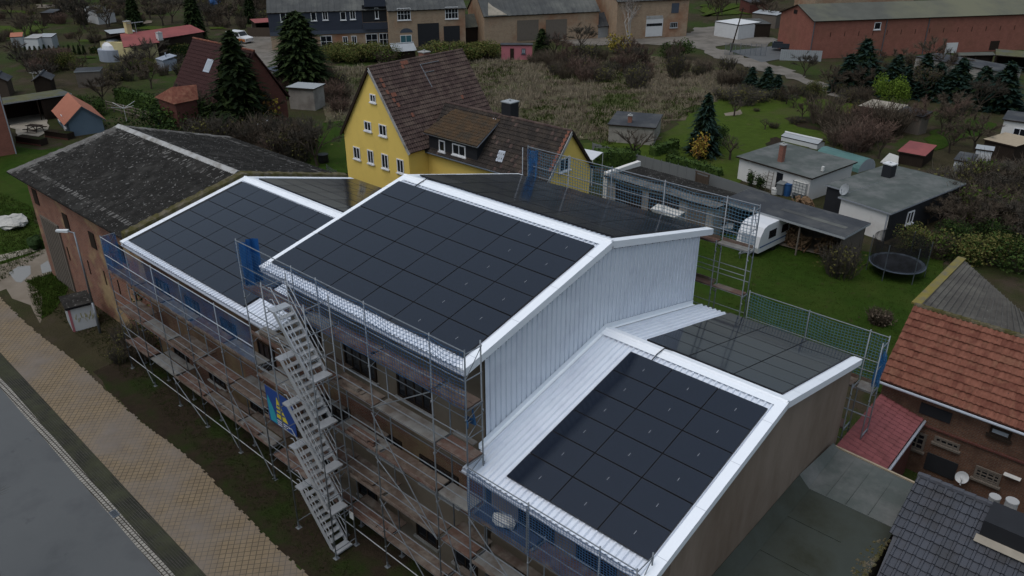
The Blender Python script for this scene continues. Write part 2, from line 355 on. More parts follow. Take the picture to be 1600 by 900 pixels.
def underlay(t, loc, x0, x1, d0, d1, yr, zr, ang, side):  # black sheet added below the panels, painting the shadow in their gaps
    mb = MB(); q = [slope_pt(x, yr, zr, ang, d, side, .084)-loc for x, d in ((x0,d1),(x1,d1),(x1,d0),(x0,d0))]; mb.slab(q, .012); mb.build('gap_shade_sheet', 'black_rubber', t)
def section(t, loc, x0, x1, yr, zr, af, ab, df, db, wyf, wyb, wall, trims=(True, True), wall_ends=(True, True)):
    L = Vector((-loc[0], -loc[1], -loc[2]))
    def S(x, d, side, off=0.): return slope_pt(x, yr, zr, af if side < 0 else ab, d, side, off)+L
    # walls
    mb = MB()
    zf = zr-(yr-wyf)*math.tan(af)-.08; zb = zr-(wyb-yr)*math.tan(ab)-.08
    xa, xb = x0+.12, x1-.12
    prof = [(wyf,0),(wyb,0),(wyb,zb),(yr,zr-.08),(wyf,zf)]
    mb.face([Vector((xa,y,z))+L for y,z in prof][::-1]); mb.face([Vector((xb,y,z))+L for y,z in prof])
    for k in (0,1,4):
        (ya,za),(yb,zbb) = prof[k], prof[(k+1)%5]
        if k == 0: continue
        mb.face([Vector((xa,ya,za))+L, Vector((xa,yb,zbb))+L, Vector((xb,yb,zbb))+L, Vector((xb,ya,za))+L])
    mb.build('wall', wall, t)
    # roof: corrugated sheets over a thin deck
    mb = MB(); e = .02
    for side, d in ((-1, df), (1, db)):
        a = S(x0+e, d, side); b = S(x1-e, d, side); c = S(x1-e, .05, side); f = S(x0+e, .05, side)
        mb.slab([a,b,c,f] if side < 0 else [b,a,f,c], .05, 1)
        if side < 0: mb.corr(S(x0+e, d, side, .012), (1,0,0), f-a, x1-x0-2*e, d-.05, .22, .06, 0)
        else: mb.corr(S(x1-e, d, side, .012), (-1,0,0), f-a, x1-x0-2*e, d-.05, .22, .06, 0)
    mb.build('roof', ['white_sheet','gutter_grey'], t)
    # ridge cap: raised rounded centre with two flaps
    mb = MB(); pr = [(.33,-1,.095),(.10,-1,.095),(.055,-1,.13),(0,-1,.15)]
    pts = [(d,s,o) for d,s,o in pr]+[(d,1,o) for d,s,o in pr[::-1][1:]]
    for (d,s,o),(d2,s2,o2) in zip(pts, pts[1:]):
        mb.face([S(x0,d,s,o), S(x1,d,s,o), S(x1,d2,s2,o2), S(x0,d2,s2,o2)])
    for x in (x0, x1): mb.face([S(x,d,s,o) for d,s,o in pts])
    mb.build('ridge_cap', 'white_trim', t)
    # verge trims
    for k, (x, sg) in enumerate(((x0, 1), (x1, -1))):
        if not trims[k]: continue
        for side, d in ((-1, df), (1, db)):
            mb = MB(); xa, xb = (x-.03*sg, x+.30*sg)
            A = [S(xa,d+.03,side,-.16), S(xb,d+.03,side,.0), S(xb,.0,side,.0), S(xa,.0,side,-.16)]
            T = [S(xa,d+.03,side,.10), S(xb,d+.03,side,.10), S(xb,.0,side,.10), S(xa,.0,side,.10)]
            Bq = [S(xa,d+.03,side,-.16), S(xa+.03*sg,d+.03,side,-.16), S(xa+.03*sg,0,side,-.16), S(xa,0,side,-.16)]
            mb.face(T); mb.face([A[0],T[0],T[3],A[3]]); mb.face([T[1],A[1],A[2],T[2]]); mb.face([A[0],A[1],T[1],T[0]])
            mb.face([Bq[1], S(xa+.03*sg,d+.03,side,.06), S(xa+.03*sg,0,side,.06), Bq[2]])
            dd = 1.1
            while dd < d: mb.face([S(xa-.001*sg,dd+.012,side,.103), S(xb,dd+.012,side,.103), S(xb,dd,side,.103), S(xa-.001*sg,dd,side,.103)], 1); dd += 2.0
            mb.build('verge_trim', ['white_trim','gutter_grey'], t)
    # gutters
    for side, d in ((-1, df), (1, db)):
        mb = MB(); g0 = S(x0-.02, d+.06, side, -.05); g1 = S(x1+.02, d+.06, side, -.05); n = 6
        for k in range(n):
            a = math.pi*k/n; b = math.pi*(k+1)/n
            o1 = Vector((0, .075*math.cos(a), -.075*math.sin(a))); o2 = Vector((0, .075*math.cos(b), -.075*math.sin(b)))
            mb.face([g0+o1, g1+o1, g1+o2, g0+o2]); mb.face([g0+o1*.9, g0+o2*.9, g1+o2*.9, g1+o1*.9])
        mb.build('gutter', 'gutter_grey', t)
def wall_window(t, loc, y, x0, x1, z0, z1, mull=2, mf='timber_dark', mg='glass_dark', out=-1):
    L = Vector((-loc[0], -loc[1], -loc[2])); mb = MB(); w = .07; y0, y1 = y+out*.06, y+out*.001
    def bx(a,b,c,d,ya,yb,m=0): mb.box(Vector((a,min(ya,yb),c))+L, Vector((b,max(ya,yb),d))+L, m)
    bx(x0,x1,z0,z0+w,y0,y1); bx(x0,x1,z1-w,z1,y0,y1); bx(x0,x0+w,z0+w,z1-w,y0,y1); bx(x1-w,x1,z0+w,z1-w,y0,y1)
    for k in range(1, mull):
        xm = x0+(x1-x0)*k/mull; bx(xm-.03,xm+.03,z0+w,z1-w,y+out*.045,y1)
    f = mb.build('window', mf, t); mb = MB(); bx(x0+w,x1-w,z0+w,z1-w,y+out*.02,y+out*.004); mb.build('pane', mg, f)
    mb = MB(); bx(x0-.08,x1+.08,z0-.09,z0-.005,y+out*.14,y1); mb.build('sill', 'concrete', f)
AT, AW, AL, ALB = R(13.57), R(13.12), R(12.1), R(14.5)
WF = -6.5
def TH(name, label, x, y): 
    l = Vector((x, y, 0)); return thing(name, label, 'building', l), l
# --- tall middle hall
t, l = TH('workshop_hall', 'tall middle hall with white corrugated gable wall and black solar panels on both roof slopes', 5.3, 0)
section(t, l, -.24, 10.81, 0, 12, AT, AT, 7.67, 7.67, WF, 6.5, 'render_beige')
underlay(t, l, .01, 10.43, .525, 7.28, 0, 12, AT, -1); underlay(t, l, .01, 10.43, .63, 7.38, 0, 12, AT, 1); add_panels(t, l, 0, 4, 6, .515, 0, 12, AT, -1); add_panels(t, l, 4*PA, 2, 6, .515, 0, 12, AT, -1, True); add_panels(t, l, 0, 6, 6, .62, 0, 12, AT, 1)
wing_z = lambda y: 8.52-abs(y+.07)*math.tan(AW)
hall_z = lambda y: 12-abs(y)*math.tan(AT)
mb = MB(); y = -6.52; k = 0; row = []
while y <= 6.5:
    for q, o in ((0,.05),(.165,.05),(.185,.0),(.235,.0)):
        yy = min(y+q, 6.5); row.append((10.72+o, yy, wing_z(yy)+.14, hall_z(yy)-.06))
    y += .255
L = -l
for a, b in zip(row, row[1:]):
    if b[1]-a[1] < 1e-5: continue
    mb.face([Vector((a[0],a[1],a[2]))+L, Vector((b[0],b[1],b[2]))+L, Vector((b[0],b[1],b[3]))+L, Vector((a[0],a[1],a[3]))+L])
mb.build('gable_cladding', 'white_sheet', t)
mb = MB()
for k, r_ in enumerate(row):
    if k % 4 == 0: p = Vector((10.775, r_[1]+.08, r_[2]+.10))+L; mb.box(p-Vector((.006,.012,.012)), p+Vector((.004,.012,.012)))
    if k % 8 == 0: p = Vector((10.775, r_[1]+.08, r_[3]-.16))+L; mb.box(p-Vector((.006,.02,.02)), p+Vector((.004,.02,.02)))
mb.build('cladding_screws', 'black_rubber', t)['kind'] = 'stuff'
mb = MB()
for s in (-1, 1):
    y1 = -.07 if s < 0 else -.07; ye = -6.9 if s < 0 else 6.5
    a = Vector((10.79, ye, wing_z(ye)+.07)); b = Vector((10.79, y1, wing_z(y1)+.07)); u = Vector((0,0,.2)); f = Vector((.13,0,.0))
    mb.face([p+L for p in (a,b,b+u,a+u)]); mb.face([p+L for p in (a,a+f,b+f,b)])
mb.build('flashing', 'white_trim', t)
for px in (( 478,503,506,548),(541,590,547,612),(623,676,594,660)):
    a = Y(px[0], (px[2]+px[3])/2-12, WF); b = Y(px[1], (px[2]+px[3])/2+14, WF)
    wall_window(t, l, WF, a.x, b.x, 6.9, 8.5, 4)
for xa in (1.3, 4.4, 7.4): wall_window(t, l, WF-.032, xa, xa+2.0, 3.5, 4.8, 4)
for xa in (.6, 3.3, 6.9, 9.0): wall_window(t, l, WF, xa, xa+1.2, .6, 1.5, 2)
mb = MB(); mb.box(Vector((-.1,WF-.05,5.6))+L, Vector((10.6,WF-.002,5.95))+L); mb.box(Vector((-.1,WF-.07,5.2))+L, Vector((10.6,WF-.002,5.42))+L); mb.build('cornice', 'brick_wing', t)
mb = MB(); mb.box(Vector((-.1,WF-.03,3.3+.0))-l, Vector((10.6,WF-.003,5.18))-l); mb.build('brick_band', 'brick_wing', t)
mb = MB(); mb.path([slope_pt(1.02,0,12,AT,.53,-1,.11)-l, slope_pt(1.02,0,12,AT,.22,-1,.13)-l, slope_pt(1.10,0,12,AT,0,1,.19)-l, slope_pt(1.16,0,12,AT,.45,1,.11)-l, slope_pt(1.6,0,12,AT,.58,1,.1)-l], .02); mb.build('cable', 'black_rubber', t)
# --- right wing
t, l = TH('workshop_wing', 'low right wing with bare brown gable and solar panels beside white sheeting', 14.4, 0)
section(t, l, 10.83, 17.94, -.07, 8.52, AW, AW, 7.85, 7.2, WF, 6.5, 'render_brown', trims=(False, True))
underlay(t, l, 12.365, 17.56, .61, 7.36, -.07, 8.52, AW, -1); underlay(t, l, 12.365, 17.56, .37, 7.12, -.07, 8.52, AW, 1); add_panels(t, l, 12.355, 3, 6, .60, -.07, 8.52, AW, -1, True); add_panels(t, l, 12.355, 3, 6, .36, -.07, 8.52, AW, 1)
for xa in (12.2, 14.6): wall_window(t, l, WF, xa, xa+1.5, 3.9, 5.3, 2)
for xa in (12.0, 14.9): wall_window(t, l, WF, xa, xa+1.6, 1.2, 2.4, 2)
mb = MB(); mb.path([slope_pt(13.22,-.07,8.52,AW,.6,-1,.11)-l, slope_pt(13.22,-.07,8.52,AW,.25,-1,.14)-l, slope_pt(13.3,-.07,8.52,AW,0,1,.2)-l, slope_pt(13.5,-.07,8.52,AW,.36,1,.11)-l], .02); mb.build('cable', 'black_rubber', t)
mb = MB(); mb.box(Vector((10.9,WF-.02,.0))-l, Vector((17.7,WF-.003,3.2))-l); mb.build('plaster_coat', 'render_beige', t)
# --- left wing
t, l = TH('workshop_wing', 'low left wing between the mossy barn and the tall hall with black solar panels', -7, 0)
section(t, l, -13.9, -.26, 0, 8.84, AL, ALB, 7.45, 7.3, WF, 6.5, 'brick_wing', trims=(True, False))
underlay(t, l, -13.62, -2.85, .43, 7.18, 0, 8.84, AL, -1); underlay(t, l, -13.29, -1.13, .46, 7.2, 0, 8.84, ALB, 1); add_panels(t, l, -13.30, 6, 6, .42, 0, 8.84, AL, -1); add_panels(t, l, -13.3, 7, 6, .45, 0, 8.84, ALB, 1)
for xa in (-12.6, -9.6, -6.3, -3.2): wall_window(t, l, WF, xa, xa+1.3, 4.1, 5.5, 3)
for xa in (-12.2, -8.6, -4.8): wall_window(t, l, WF, xa, xa+1.5, 1.1, 2.5, 3)
mb = MB(); mb.box(Vector((-13.7,WF-.06,5.7))-l, Vector((-.4,WF-.002,5.9))-l); mb.build('cornice', 'brick_wing', t)
# raised mossy parapet of the party wall
mb = MB()
for s, ye, a in ((-1,-7.0,AL),(1,7.0,ALB)):
    n = 40
    for k in range(n):
        ya, yb = s*abs(ye)*k/n, s*abs(ye)*(k+1)/n
        def zt(y): return 8.84-abs(y)*math.tan(a)+.30
        def j(y): return random.Random(round(y*1000)).uniform(-.035,.035)
        xo, xi = -14.42, -13.98
        za, zb = zt(ya), zt(yb)
        mb.hexa([(xo+7,ya,za-.55),(xi+7,ya,za-.55),(xi+7,yb,zb-.55),(xo+7,yb,zb-.55),(xo+7+j(ya),ya,za+j(ya+3)),(xi+7+j(ya+1)*.8,ya,za-.03+j(ya+5)),(xi+7+j(yb+1)*.8,yb,zb-.03+j(yb+5)),(xo+7+j(yb),yb,zb+j(yb+3))])
mb.build('parapet', 'moss', t)
# ================================================================== old barn
t = thing('old_barn', 'old red brick barn with dark mossy corrugated roof and big grey timber gate', 'barn', (-22, 0, 0)); l = Vector((-22,0,0))
mb = MB(); fe, be = (-6.55, 7.02), (6.9, 6.9)
mb.prism([(-7.9,-6.25),(7.55,-6.25),(7.55,6.3),(-6.2,6.3)], 0, 6.95)
for x in (-7.0, 7.55): mb.face([(x,-6.25,6.9),(x,6.3,6.9),(x,0,8.9)])
mb.build('wall', 'brick_barn', t)
mb = MB()
def roofq(m, xl0, xl1, y0, z0, xr, y1, z1, mat):
    m.slab([(xl0,y0,z0),(xr,y0,z0),(xr,y1,z1),(xl1,y1,z1)], .08, mat)
roofq(mb, -9.6, -7.5, -6.75, 6.95, 7.55, 0, 9.0, 0); roofq(mb, -6.5, -7.5, 7.2, 6.9, 7.55, 0, 9.0, 0)
# waves follow the slope, clipped at the skewed far verge
def wavy(m, x0a, x0b, x1, y0, z0, y1, z1, mat, step=.177, side=-1):
    nx = int((x1-min(x0a,x0b))/step*4); S = 26; i0 = len(m.v)
    for a in range(nx+1):
        for b in range(S+1):
            f = b/S; y = y0+(y1-y0)*f; z = z0+(z1-z0)*f; xl = x0a+(x0b-x0a)*f; x = xl+(x1-xl)*a/nx
            m.v.append((x, y, z+.03+.022*math.sin(2*math.pi*x/step)+ (.012 if (b % 5) == 0 else 0)+random.uniform(-.012,.012)))
    for a in range(nx):
        for b in range(S):
            p = i0+a*(S+1)+b; q = (p, p+S+1, p+S+2, p+1) if side < 0 else (p, p+1, p+S+2, p+S+1)
            xx = (x1-(x0a+(x0b-x0a)*b/S))*a/nx; rim = xx < .55+.9*abs(math.sin(b*.9)+.5*math.sin(b*2.3+1))*random.random() or (b == 3 and random.random() < .35) or (b > S-5 and random.random() < .10)
            m.f.append(q); m.m.append(2 if rim else mat)
wavy(mb, -9.6, -7.5, 7.5, -6.75, 6.97, 0, 9.02, 0); wavy(mb, -6.5, -7.5, 7.5, 7.2, 6.92, 0, 9.02, 1, side=1)
mb.build('roof', ['fibre_moss','fibre_moss','fibre_pale'], t)
mb = MB(); mb.slab([(-7.5,-.28,8.99),(7.4,-.28,8.99),(7.4,0,9.13),(-7.5,0,9.13)], .04); mb.slab([(-7.5,0,9.13),(7.4,0,9.13),(7.4,.28,8.99),(-7.5,.28,8.99)], .04); mb.build('ridge_cap', 'ridge_pale', t)
mb = MB(); mb.box((-6.9,-6.34,0), (-4.1,-6.252,4.6)); 
for k in range(1,9): mb.box((-6.9+k*.31,-6.37,.05), (-6.9+k*.31+.04,-6.341,4.5))
mb.build('gate', 'timber_grey', t)
for x, z in ((-7.2,5.3),(-2.8,4.8),(.8,4.6),(4.6,4.9)):
    mb = MB(); mb.box((x,-6.30,z), (x+.7,-6.252,z+1.0)); mb.build('window', 'timber_dark', t)
mb = MB()
for x in (-6.0,-3.6,-.6,1.6,3.4,5.6): mb.box((x,-6.29,2.4), (x+.08,-6.252,3.3))
mb.build('wall_ties', 'timber_dark', t)
# ================================================================== scaffolding
ALLN = []
def scaffold(name, label, xs, yo, yi, levels, ztop, z0=0, side=-1, net='blue_net', netz=None, inner_up=(), brace=(), decks=None, pitch=.115, feet=True, nh=.009, group='tube scaffolds around the hall', sheet=None, skip_low=0):
    wallside = z0 == 0 and side < 0; cx = (xs[0]+xs[-1])/2; loc = Vector((cx, yo, 0)); t = thing(name, label, 'scaffold', loc, 0, group)
    def P(x, y, z): return Vector((x, y, z))-loc
    top = levels[-1]
    for i, x in enumerate(xs):
        for y in (yo, yi):
            zt = ztop+.05 if (y == yo or i in inner_up) else top+.12
            mb = MB(); jx, jy = random.gauss(0,.018), random.gauss(0,.012); mb.tube(P(x,y,z0+.02), P(x+jx,y+jy,zt), .026, n=8)
            for zl in levels: mb.tube(P(x,y,zl-.42), P(x,y,zl-.34), .036, n=8)
            s = mb.build('standard', 'steel' if random.random() < .7 else 'steel_dark', t, True)
            if feet:
                mb = MB(); q = P(x,y,z0); mb.box(q+Vector((-.09,-.09,0)), q+Vector((.09,.09,.015)), 0); mb.box(q+Vector((-.22,-.14,-.03)), q+Vector((.22,.14,-.001)), 1); mb.tube(q+Vector((0,0,.015)), q+Vector((0,0,.25)), .036, n=8, m=0)
                mb.build('base_plate', ['steel','deck_wood'], s)
    for zl in levels:
        for x in xs:
            mb = MB(); mb.bar(P(x,yo,zl-.06), P(x,yi,zl-.06), .045, .05); mb.tube(P(x,yo,zl-.45), P(x,yi,zl-.08), .014, n=6); mb.build('transom', 'steel', t)
        for i, (a, b) in enumerate(zip(xs, xs[1:])):
            kind = (decks or {}).get((zl, i)) or random.choice(['deck_wood','deck_red','deck_grey','deck_wood'])
            if kind != 'none':
                mb = MB(); w = abs(yi-yo)-.07; nb = 2; ya = min(yo,yi)+.035
                for k in range(nb):
                    y0 = ya+k*w/nb
                    j0, j1 = random.uniform(-.05,.09), random.uniform(-.09,.05); q0 = P(a+.04+j0,y0+.006,zl-.03); q1 = P(b-.04+j1,y0+w/nb-.006,zl+.018+random.uniform(0,.012)); mb.box(q0, q1, 0)
                    mb.box(P(a+.05,y0+.006,zl-.055), P(b-.05,y0+.028,zl-.0305), 1)
                d = mb.build('deck', [kind,'steel'], t)
                if zl == top or random.random() < .5:
                    mb = MB(); mb.box(P(a+.05,yo-.02,zl+.02), P(b-.05,yo+.005,zl+.16)); mb.build('toe_board', 'deck_red' if random.random() < .6 else 'deck_wood', d)
            if wallside and zl != top and random.random() < .75:
                mb = MB(); ya = yi+.05; yb = yi+.05+random.choice((.22,.34)); mb.box(P(a+.03,ya,zl-.03), P(b-.03-random.choice((0,0,.5)),yb,zl+.012)); mb.build('console_deck', random.choice(['deck_wood','deck_wood','deck_grey']), t)
            if zl != top and wallside and random.random() < .35:
                mb = MB(); xa = a+random.uniform(.2,.8)
                for k in range(random.choice((2,3,4))): o_ = random.uniform(-.04,.04); mb.box(P(xa+o_,min(yo,yi)+.12+o_,zl+.035+k*.045), P(xa+random.uniform(.9,1.6),min(yo,yi)+.36+o_,zl+.075+k*.045))
                mb.build('loose_planks', random.choice(['deck_wood','deck_red','timber_grey']), t)
            mb = MB()
            for h in (.5, 1.0):
                if zl+h < ztop: mb.tube(P(a,yo,zl+h), P(b,yo,zl+h), .019, n=6)
            if zl != top: mb.tube(P(a,yi,zl+.95), P(b,yi,zl+.95), .017, n=6)
            mb.build('guard_rail', 'steel', t)
    for (i, za, j, zb) in brace:
        mb = MB(); mb.tube(P(xs[i],yo-.03*(-side)-.04,za), P(xs[j],yo-.07,zb), .021, n=6); mb.build('brace', 'steel', t)
    if z0 == 0:
        mb = MB(); mb.tube(P(xs[0],yo,.75), P(xs[-1],yo,.75), .019, n=6); mb.build('ledger', 'alu', t)
    if net:
        za, zb = netz or (top+.0, ztop); mb = MB(); yn = yo-.045*(-side) if False else yo+.05*side
        ga = random.random()*6
        def sag(x, f): return -.06*math.sin(math.pi*f)*0
        X0, X1 = xs[0], xs[-1]; n = int((X1-X0)/pitch); h = nh
        def off(x, z): return .035*math.sin(2.1*x+ga)*math.sin(3.3*z)+.02*math.sin(5.3*x+z)
        def edge(x):                                     # top of the net hangs a little between posts
            for a, b in zip(xs, xs[1:]):
                if a <= x <= b+1e-6: f = (x-a)/(b-a); return .16*math.sin(math.pi*f)*(b-a)/3
            return 0
        for k in range(n+1):
            x = X0+(X1-X0)*k/n; zs = [za+(zb-edge(x)-za)*q/6 for q in range(7)]
            for q in range(6): mb.bar(P(x,yn+off(x,zs[q]),zs[q]), P(x,yn+off(x,zs[q+1]),zs[q+1]), h, h)
        m = int((zb-za)/pitch)
        for q in range(m+1):
            f = q/m
            for k in range(0, n, 3):
                xa, xb = X0+(X1-X0)*k/n, X0+(X1-X0)*min(n,k+3)/n
                z1, z2 = za+(zb-edge(xa)-za)*f, za+(zb-edge(xb)-za)*f
                mb.bar(P(xa,yn+off(xa,z1),z1), P(xb,yn+off(xb,z2),z2), h, h)
        mb.build('safety_net', net, t)
        mb = MB(); mb.tube(P(X0,yo,ztop-.02), P(X1,yo,ztop-.02), .02, n=6); mb.build('top_rail', 'steel', t)
    if sheet:
        mb = MB(); za, zb = netz or (top, ztop); X0, X1 = xs[0], xs[-1]; n = 60; m = 8; i0 = len(mb.v)
        for k in range(n+1):
            for q in range(m+1):
                x = X0+(X1-X0)*k/n; z = za+(zb-za)*q/m; o = .05*math.sin(3.1*x+1.7*z)+.03*math.sin(7*x-2*z)
                mb.v.append(tuple(P(x, yo+.02+o*.6, z)))
        for k in range(n):
            for q in range(m):
                p = i0+k*(m+1)+q; mb.f.append((p, p+m+1, p+m+2, p+1)); mb.m.append(0)
        mb.build('debris_sheet', sheet, t, True)
    return t, loc
def end_frame(t, loc, x, yo, yi, z0, z1, fold=None):
    P = lambda a,b,c: Vector((a,b,c))-loc
    mb = MB(); mb.tube(P(x,yo,z0), P(x,yi,z0), .019, n=6); mb.tube(P(x,yo,z1), P(x,yi,z1), .019, n=6); mb.tube(P(x,yo,z0), P(x,yi,z1), .014, n=6); mb.build('end_rail', 'steel', t)
def tarp(name, label, a, b, z0, z1, mat, drop=.0, seed=1, thick=.02, parent=None, loc=None):
    rr = random.Random(seed); mb = MB(); a = Vector((a[0],a[1],0)); b = Vector((b[0],b[1],0)); d = b-a; nrm = Vector((-d.y, d.x, 0)).normalized(); n, m = 14, 12
    ph = [rr.random()*6 for _ in range(6)]
    pts = [[None]*(m+1) for _ in range(n+1)]
    for k in range(n+1):
        for q in range(m+1):
            f = k/n; g = q/m; o = .10*math.sin(9*f+ph[0]+2*g)+.06*math.sin(17*f+ph[1]-3*g)
            zz = z0+(z1-z0)*g - drop*math.sin(math.pi*f)*g
            pts[k][q] = a+d*f+nrm*o+Vector((0,0,zz))
    for k in range(n):
        for q in range(m): mb.face([pts[k][q], pts[k+1][q], pts[k+1][q+1], pts[k][q+1]])
    base_ = Vector(((a.x+b.x)/2,(a.y+b.y)/2,z0)) if parent is None else loc
    mb.v = [tuple(Vector(v)-base_) for v in mb.v]
    o = mb.build(name, mat, parent, True)
    if parent is None: o.location = base_; tag(o, label, 'tarpaulin')
    return o
YO, YI = -8.05, -7.32
# left wing scaffold
xsL = [-14.35,-11.75,-9.1,-6.45,-3.5,-.75]
t, l = scaffold('scaffold', 'left scaffold in front of the low wing with dense blue debris netting at roof edge', xsL, YO, YI, [1.7,3.7,5.75], 7.72, net=None, netz=(5.8,7.68), sheet='blue_sheet',
    brace=((0,3.7,1,.2),(3,3.7,4,5.7),(4,.3,3,3.6),(4,3.7,5,.2),(2,1.7,3,.2)), decks={(1.7,0):'deck_red',(1.7,1):'deck_grey',(3.7,1):'deck_grey',(1.7,2):'deck_red',(1.7,3):'deck_wood',(1.7,4):'deck_grey',(5.75,0):'deck_wood',(5.75,2):'deck_grey',(3.7,0):'deck_red',(3.7,2):'deck_wood'})
tarp('debris_sheet', '', (-14.35,YI), (-14.35,YO), 5.75, 7.7, 'blue_sheet2', seed=3, parent=t, loc=l); end_frame(t, l, -14.35, YO, YI, 6.75, 7.7)
mb = MB()
for a, b in zip(xsL, xsL[1:]): mb.tube(Vector((a,YO,6.75))-l, Vector((b,YO,6.75))-l, .021, n=6); mb.tube(Vector((a,YO,7.7))-l, Vector((b,YO,7.7))-l, .019, n=6)
mb.build('top_rail', 'alu', t)
# tall hall scaffold
xsT = [-.7,2.87,4.37,6.87,9.92,11.42]
t, l = scaffold('scaffold', 'tall middle scaffold with fine blue safety net under the white eave of the hall', xsT, YO, YI, [1.4,3.4,5.4,7.4,9.4], 11.43, netz=(9.42,11.4), inner_up=(5,), pitch=.13,
    brace=((3,7.4,4,9.4),(3,7.2,4,3.4),(4,5.4,5,1.4),(3,3.4,4,.2),(4,3.4,3,5.3),(2,5.4,1,3.4)), decks={(9.4,0):'deck_red',(9.4,1):'deck_grey',(9.4,2):'deck_red',(9.4,3):'deck_red',(9.4,4):'deck_wood',(7.4,4):'deck_red',(5.4,4):'deck_grey',(7.4,1):'none',(5.4,1):'none'})
end_frame(t, l, 11.42, YO, YI, 10.4, 11.3); end_frame(t, l, 11.42, YO, YI, 8.3, 8.9)
mb = MB()                                                            # solar panel blank lying on the top deck
tarp('tarp_bundle', '', (11.36,YO), (11.42,YO+.4), 8.75, 9.35, 'blue_net', drop=.3, seed=5, parent=t, loc=l)
# right wing scaffold
xsR = [11.5,13.95,16.5,17.7]
t, l = scaffold('scaffold', 'right scaffold along the low wing with blue safety net below its white eave', xsR, YO-.04, YI, [1.4,3.4,5.42], 7.33, netz=(5.45,7.3), inner_up=(3,), pitch=.10,
    brace=((0,5.4,1,3.4),(0,3.4,1,.2),(1,5.5,1,7.2),(1,3.4,2,1.4)), decks={(5.42,0):'deck_blue',(5.42,1):'deck_red',(5.42,2):'deck_grey',(3.4,0):'deck_grey',(3.4,1):'deck_red'})
end_frame(t, l, 17.7, YO-.04, YI, 6.4, 7.25)
# back scaffolds
t, l = scaffold('scaffold', 'rear scaffold behind the tall hall with blue-green net facing the yellow house', [-.1,2.5,5.13,8.0,11.0,12.5], 8.05, 7.6, [3.6,5.6,7.6,9.65], 11.62, side=1, net='green_net', netz=(9.7,11.58), inner_up=(0,5), pitch=.15, nh=.015, decks={(9.65,4):'deck_grey',(7.6,4):'deck_red',(5.6,4):'deck_grey'})
tarp('debris_sheet', '', (.55,8.0), (-.1,8.0), 9.7, 11.5, 'blue_sheet2', seed=8, parent=t, loc=l)
end_frame(t, l, 12.5, 8.05, 7.6, 10.6, 11.5)
t, l = scaffold('scaffold', 'rear scaffold behind the low right wing with green-blue net over the lawn', [12.62,15.3,17.75,18.48], 8.05, 7.32, [1.4,3.4,5.45], 7.7, side=1, net='green_net', netz=(5.5,7.66), inner_up=(3,), pitch=.13, nh=.014, decks={(5.45,2):'deck_grey',(3.4,2):'none'})
tarp('debris_sheet', '', (18.48,8.05), (18.48,7.5), 5.6, 7.5, 'blue_sheet2', drop=.5, seed=11, parent=t, loc=l); end_frame(t, l, 18.48, 8.05, 7.32, 6.5, 7.5)
# ------------------------------------------------------------------ stair tower
XA, XB, YS = 2.57, 5.06, -9.1
t = thing('stair_tower', 'aluminium scaffold stair tower with five flights and grey landings beside the road', 'stair tower', (XA,YS,0)); l = Vector((XA,YS,0)); P = lambda x,y,z: Vector((x,y,z))-l
for x in (XA, XB):
    for y in (YS, -8.12):
        mb = MB(); mb.tube(P(x,y,.02), P(x,y,11.1), .026, n=8); s = mb.build('standard', 'steel', t, True)
        mb = MB(); q = P(x,y,0); mb.box(q+Vector((-.1,-.1,0)), q+Vector((.1,.1,.015))); mb.box(q+Vector((-.3,-.22,-.04)), q+Vector((.3,.22,-.001)), 1); mb.tube(q+Vector((0,0,.015)), q+Vector((0,0,.3)), .037, n=8); mb.build('base_plate', ['steel','deck_wood'], s)
ys0, ys1 = YS+.12, YS+.78
def flight(k):
    z0 = .12+1.98*k; z1 = z0+1.98; xl, xr = XA+.38, XB-.42; mb = MB()
    for y in (ys0, ys1): mb.bar(P(xr,y,z0), P(xl,y,z1), .05, .17, 0)
    n = 9
    for i in range(1, n):
        f = i/n; x = xr+(xl-xr)*f; z = z0+(z1-z0)*f; mb.box(P(x-.11,ys0+.03,z-.015), P(x+.11,ys1-.03,z+.02), 0)
    f = mb.build('stair_flight', 'alu', t)
    mb = MB(); mb.box(P(xr-.02,ys0-.03,z0-.05), P(XB-.02,ys1+.03,z0+.012)); mb.build('landing', 'alu', f)
    mb = MB(); mb.box(P(XA+.02,ys0-.03,z1-.05), P(xl+.02,ys1+.03,z1+.012)); mb.build('landing', 'alu', f)
    mb = MB()
    for y in (ys0, ys1):
        for h in (.5, .95):
            mb.path([P(xr+.12,y,z0+.1), P(xr+.12,y,z0+h-.12), P(xr,y,z0+h), P(xl,y,z1+h), P(xl-.15,y,z1+h-.05)], .018)
    mb.build('handrail', 'alu', f)
for k in range(5): flight(k)
for zz in (2.0, 4.0, 6.0, 8.0, 10.0):
    mb = MB(); mb.tube(P(XA,YS,zz-.1), P(XA,-8.12,zz-.1), .02); mb.tube(P(XB,YS,zz-.1), P(XB,-8.12,zz-.1), .02); mb.tube(P(XB,YS,zz+.9), P(XB,-8.12,zz+.9), .018); mb.tube(P(XA,YS,zz+.9), P(XA,-8.12,zz+.9), .018)
    mb.tube(P(XA,YS,zz+.95), P(XB,YS,zz+.95), .018); mb.build('tower_ledger', 'steel', t)
for x in (XA, XB): mb = MB(); mb.tube(P(x,YS,.35), P(x,-8.12,.35), .02); mb.build('tower_ledger', 'steel', t)
mb = MB(); b0 = P(XB,-8.18,1.55); mb.box(b0+Vector((-.12,-.03,-.17)), b0+Vector((.12,.0,.17))); mb.build('notice_plate', 'plastic_white', t)
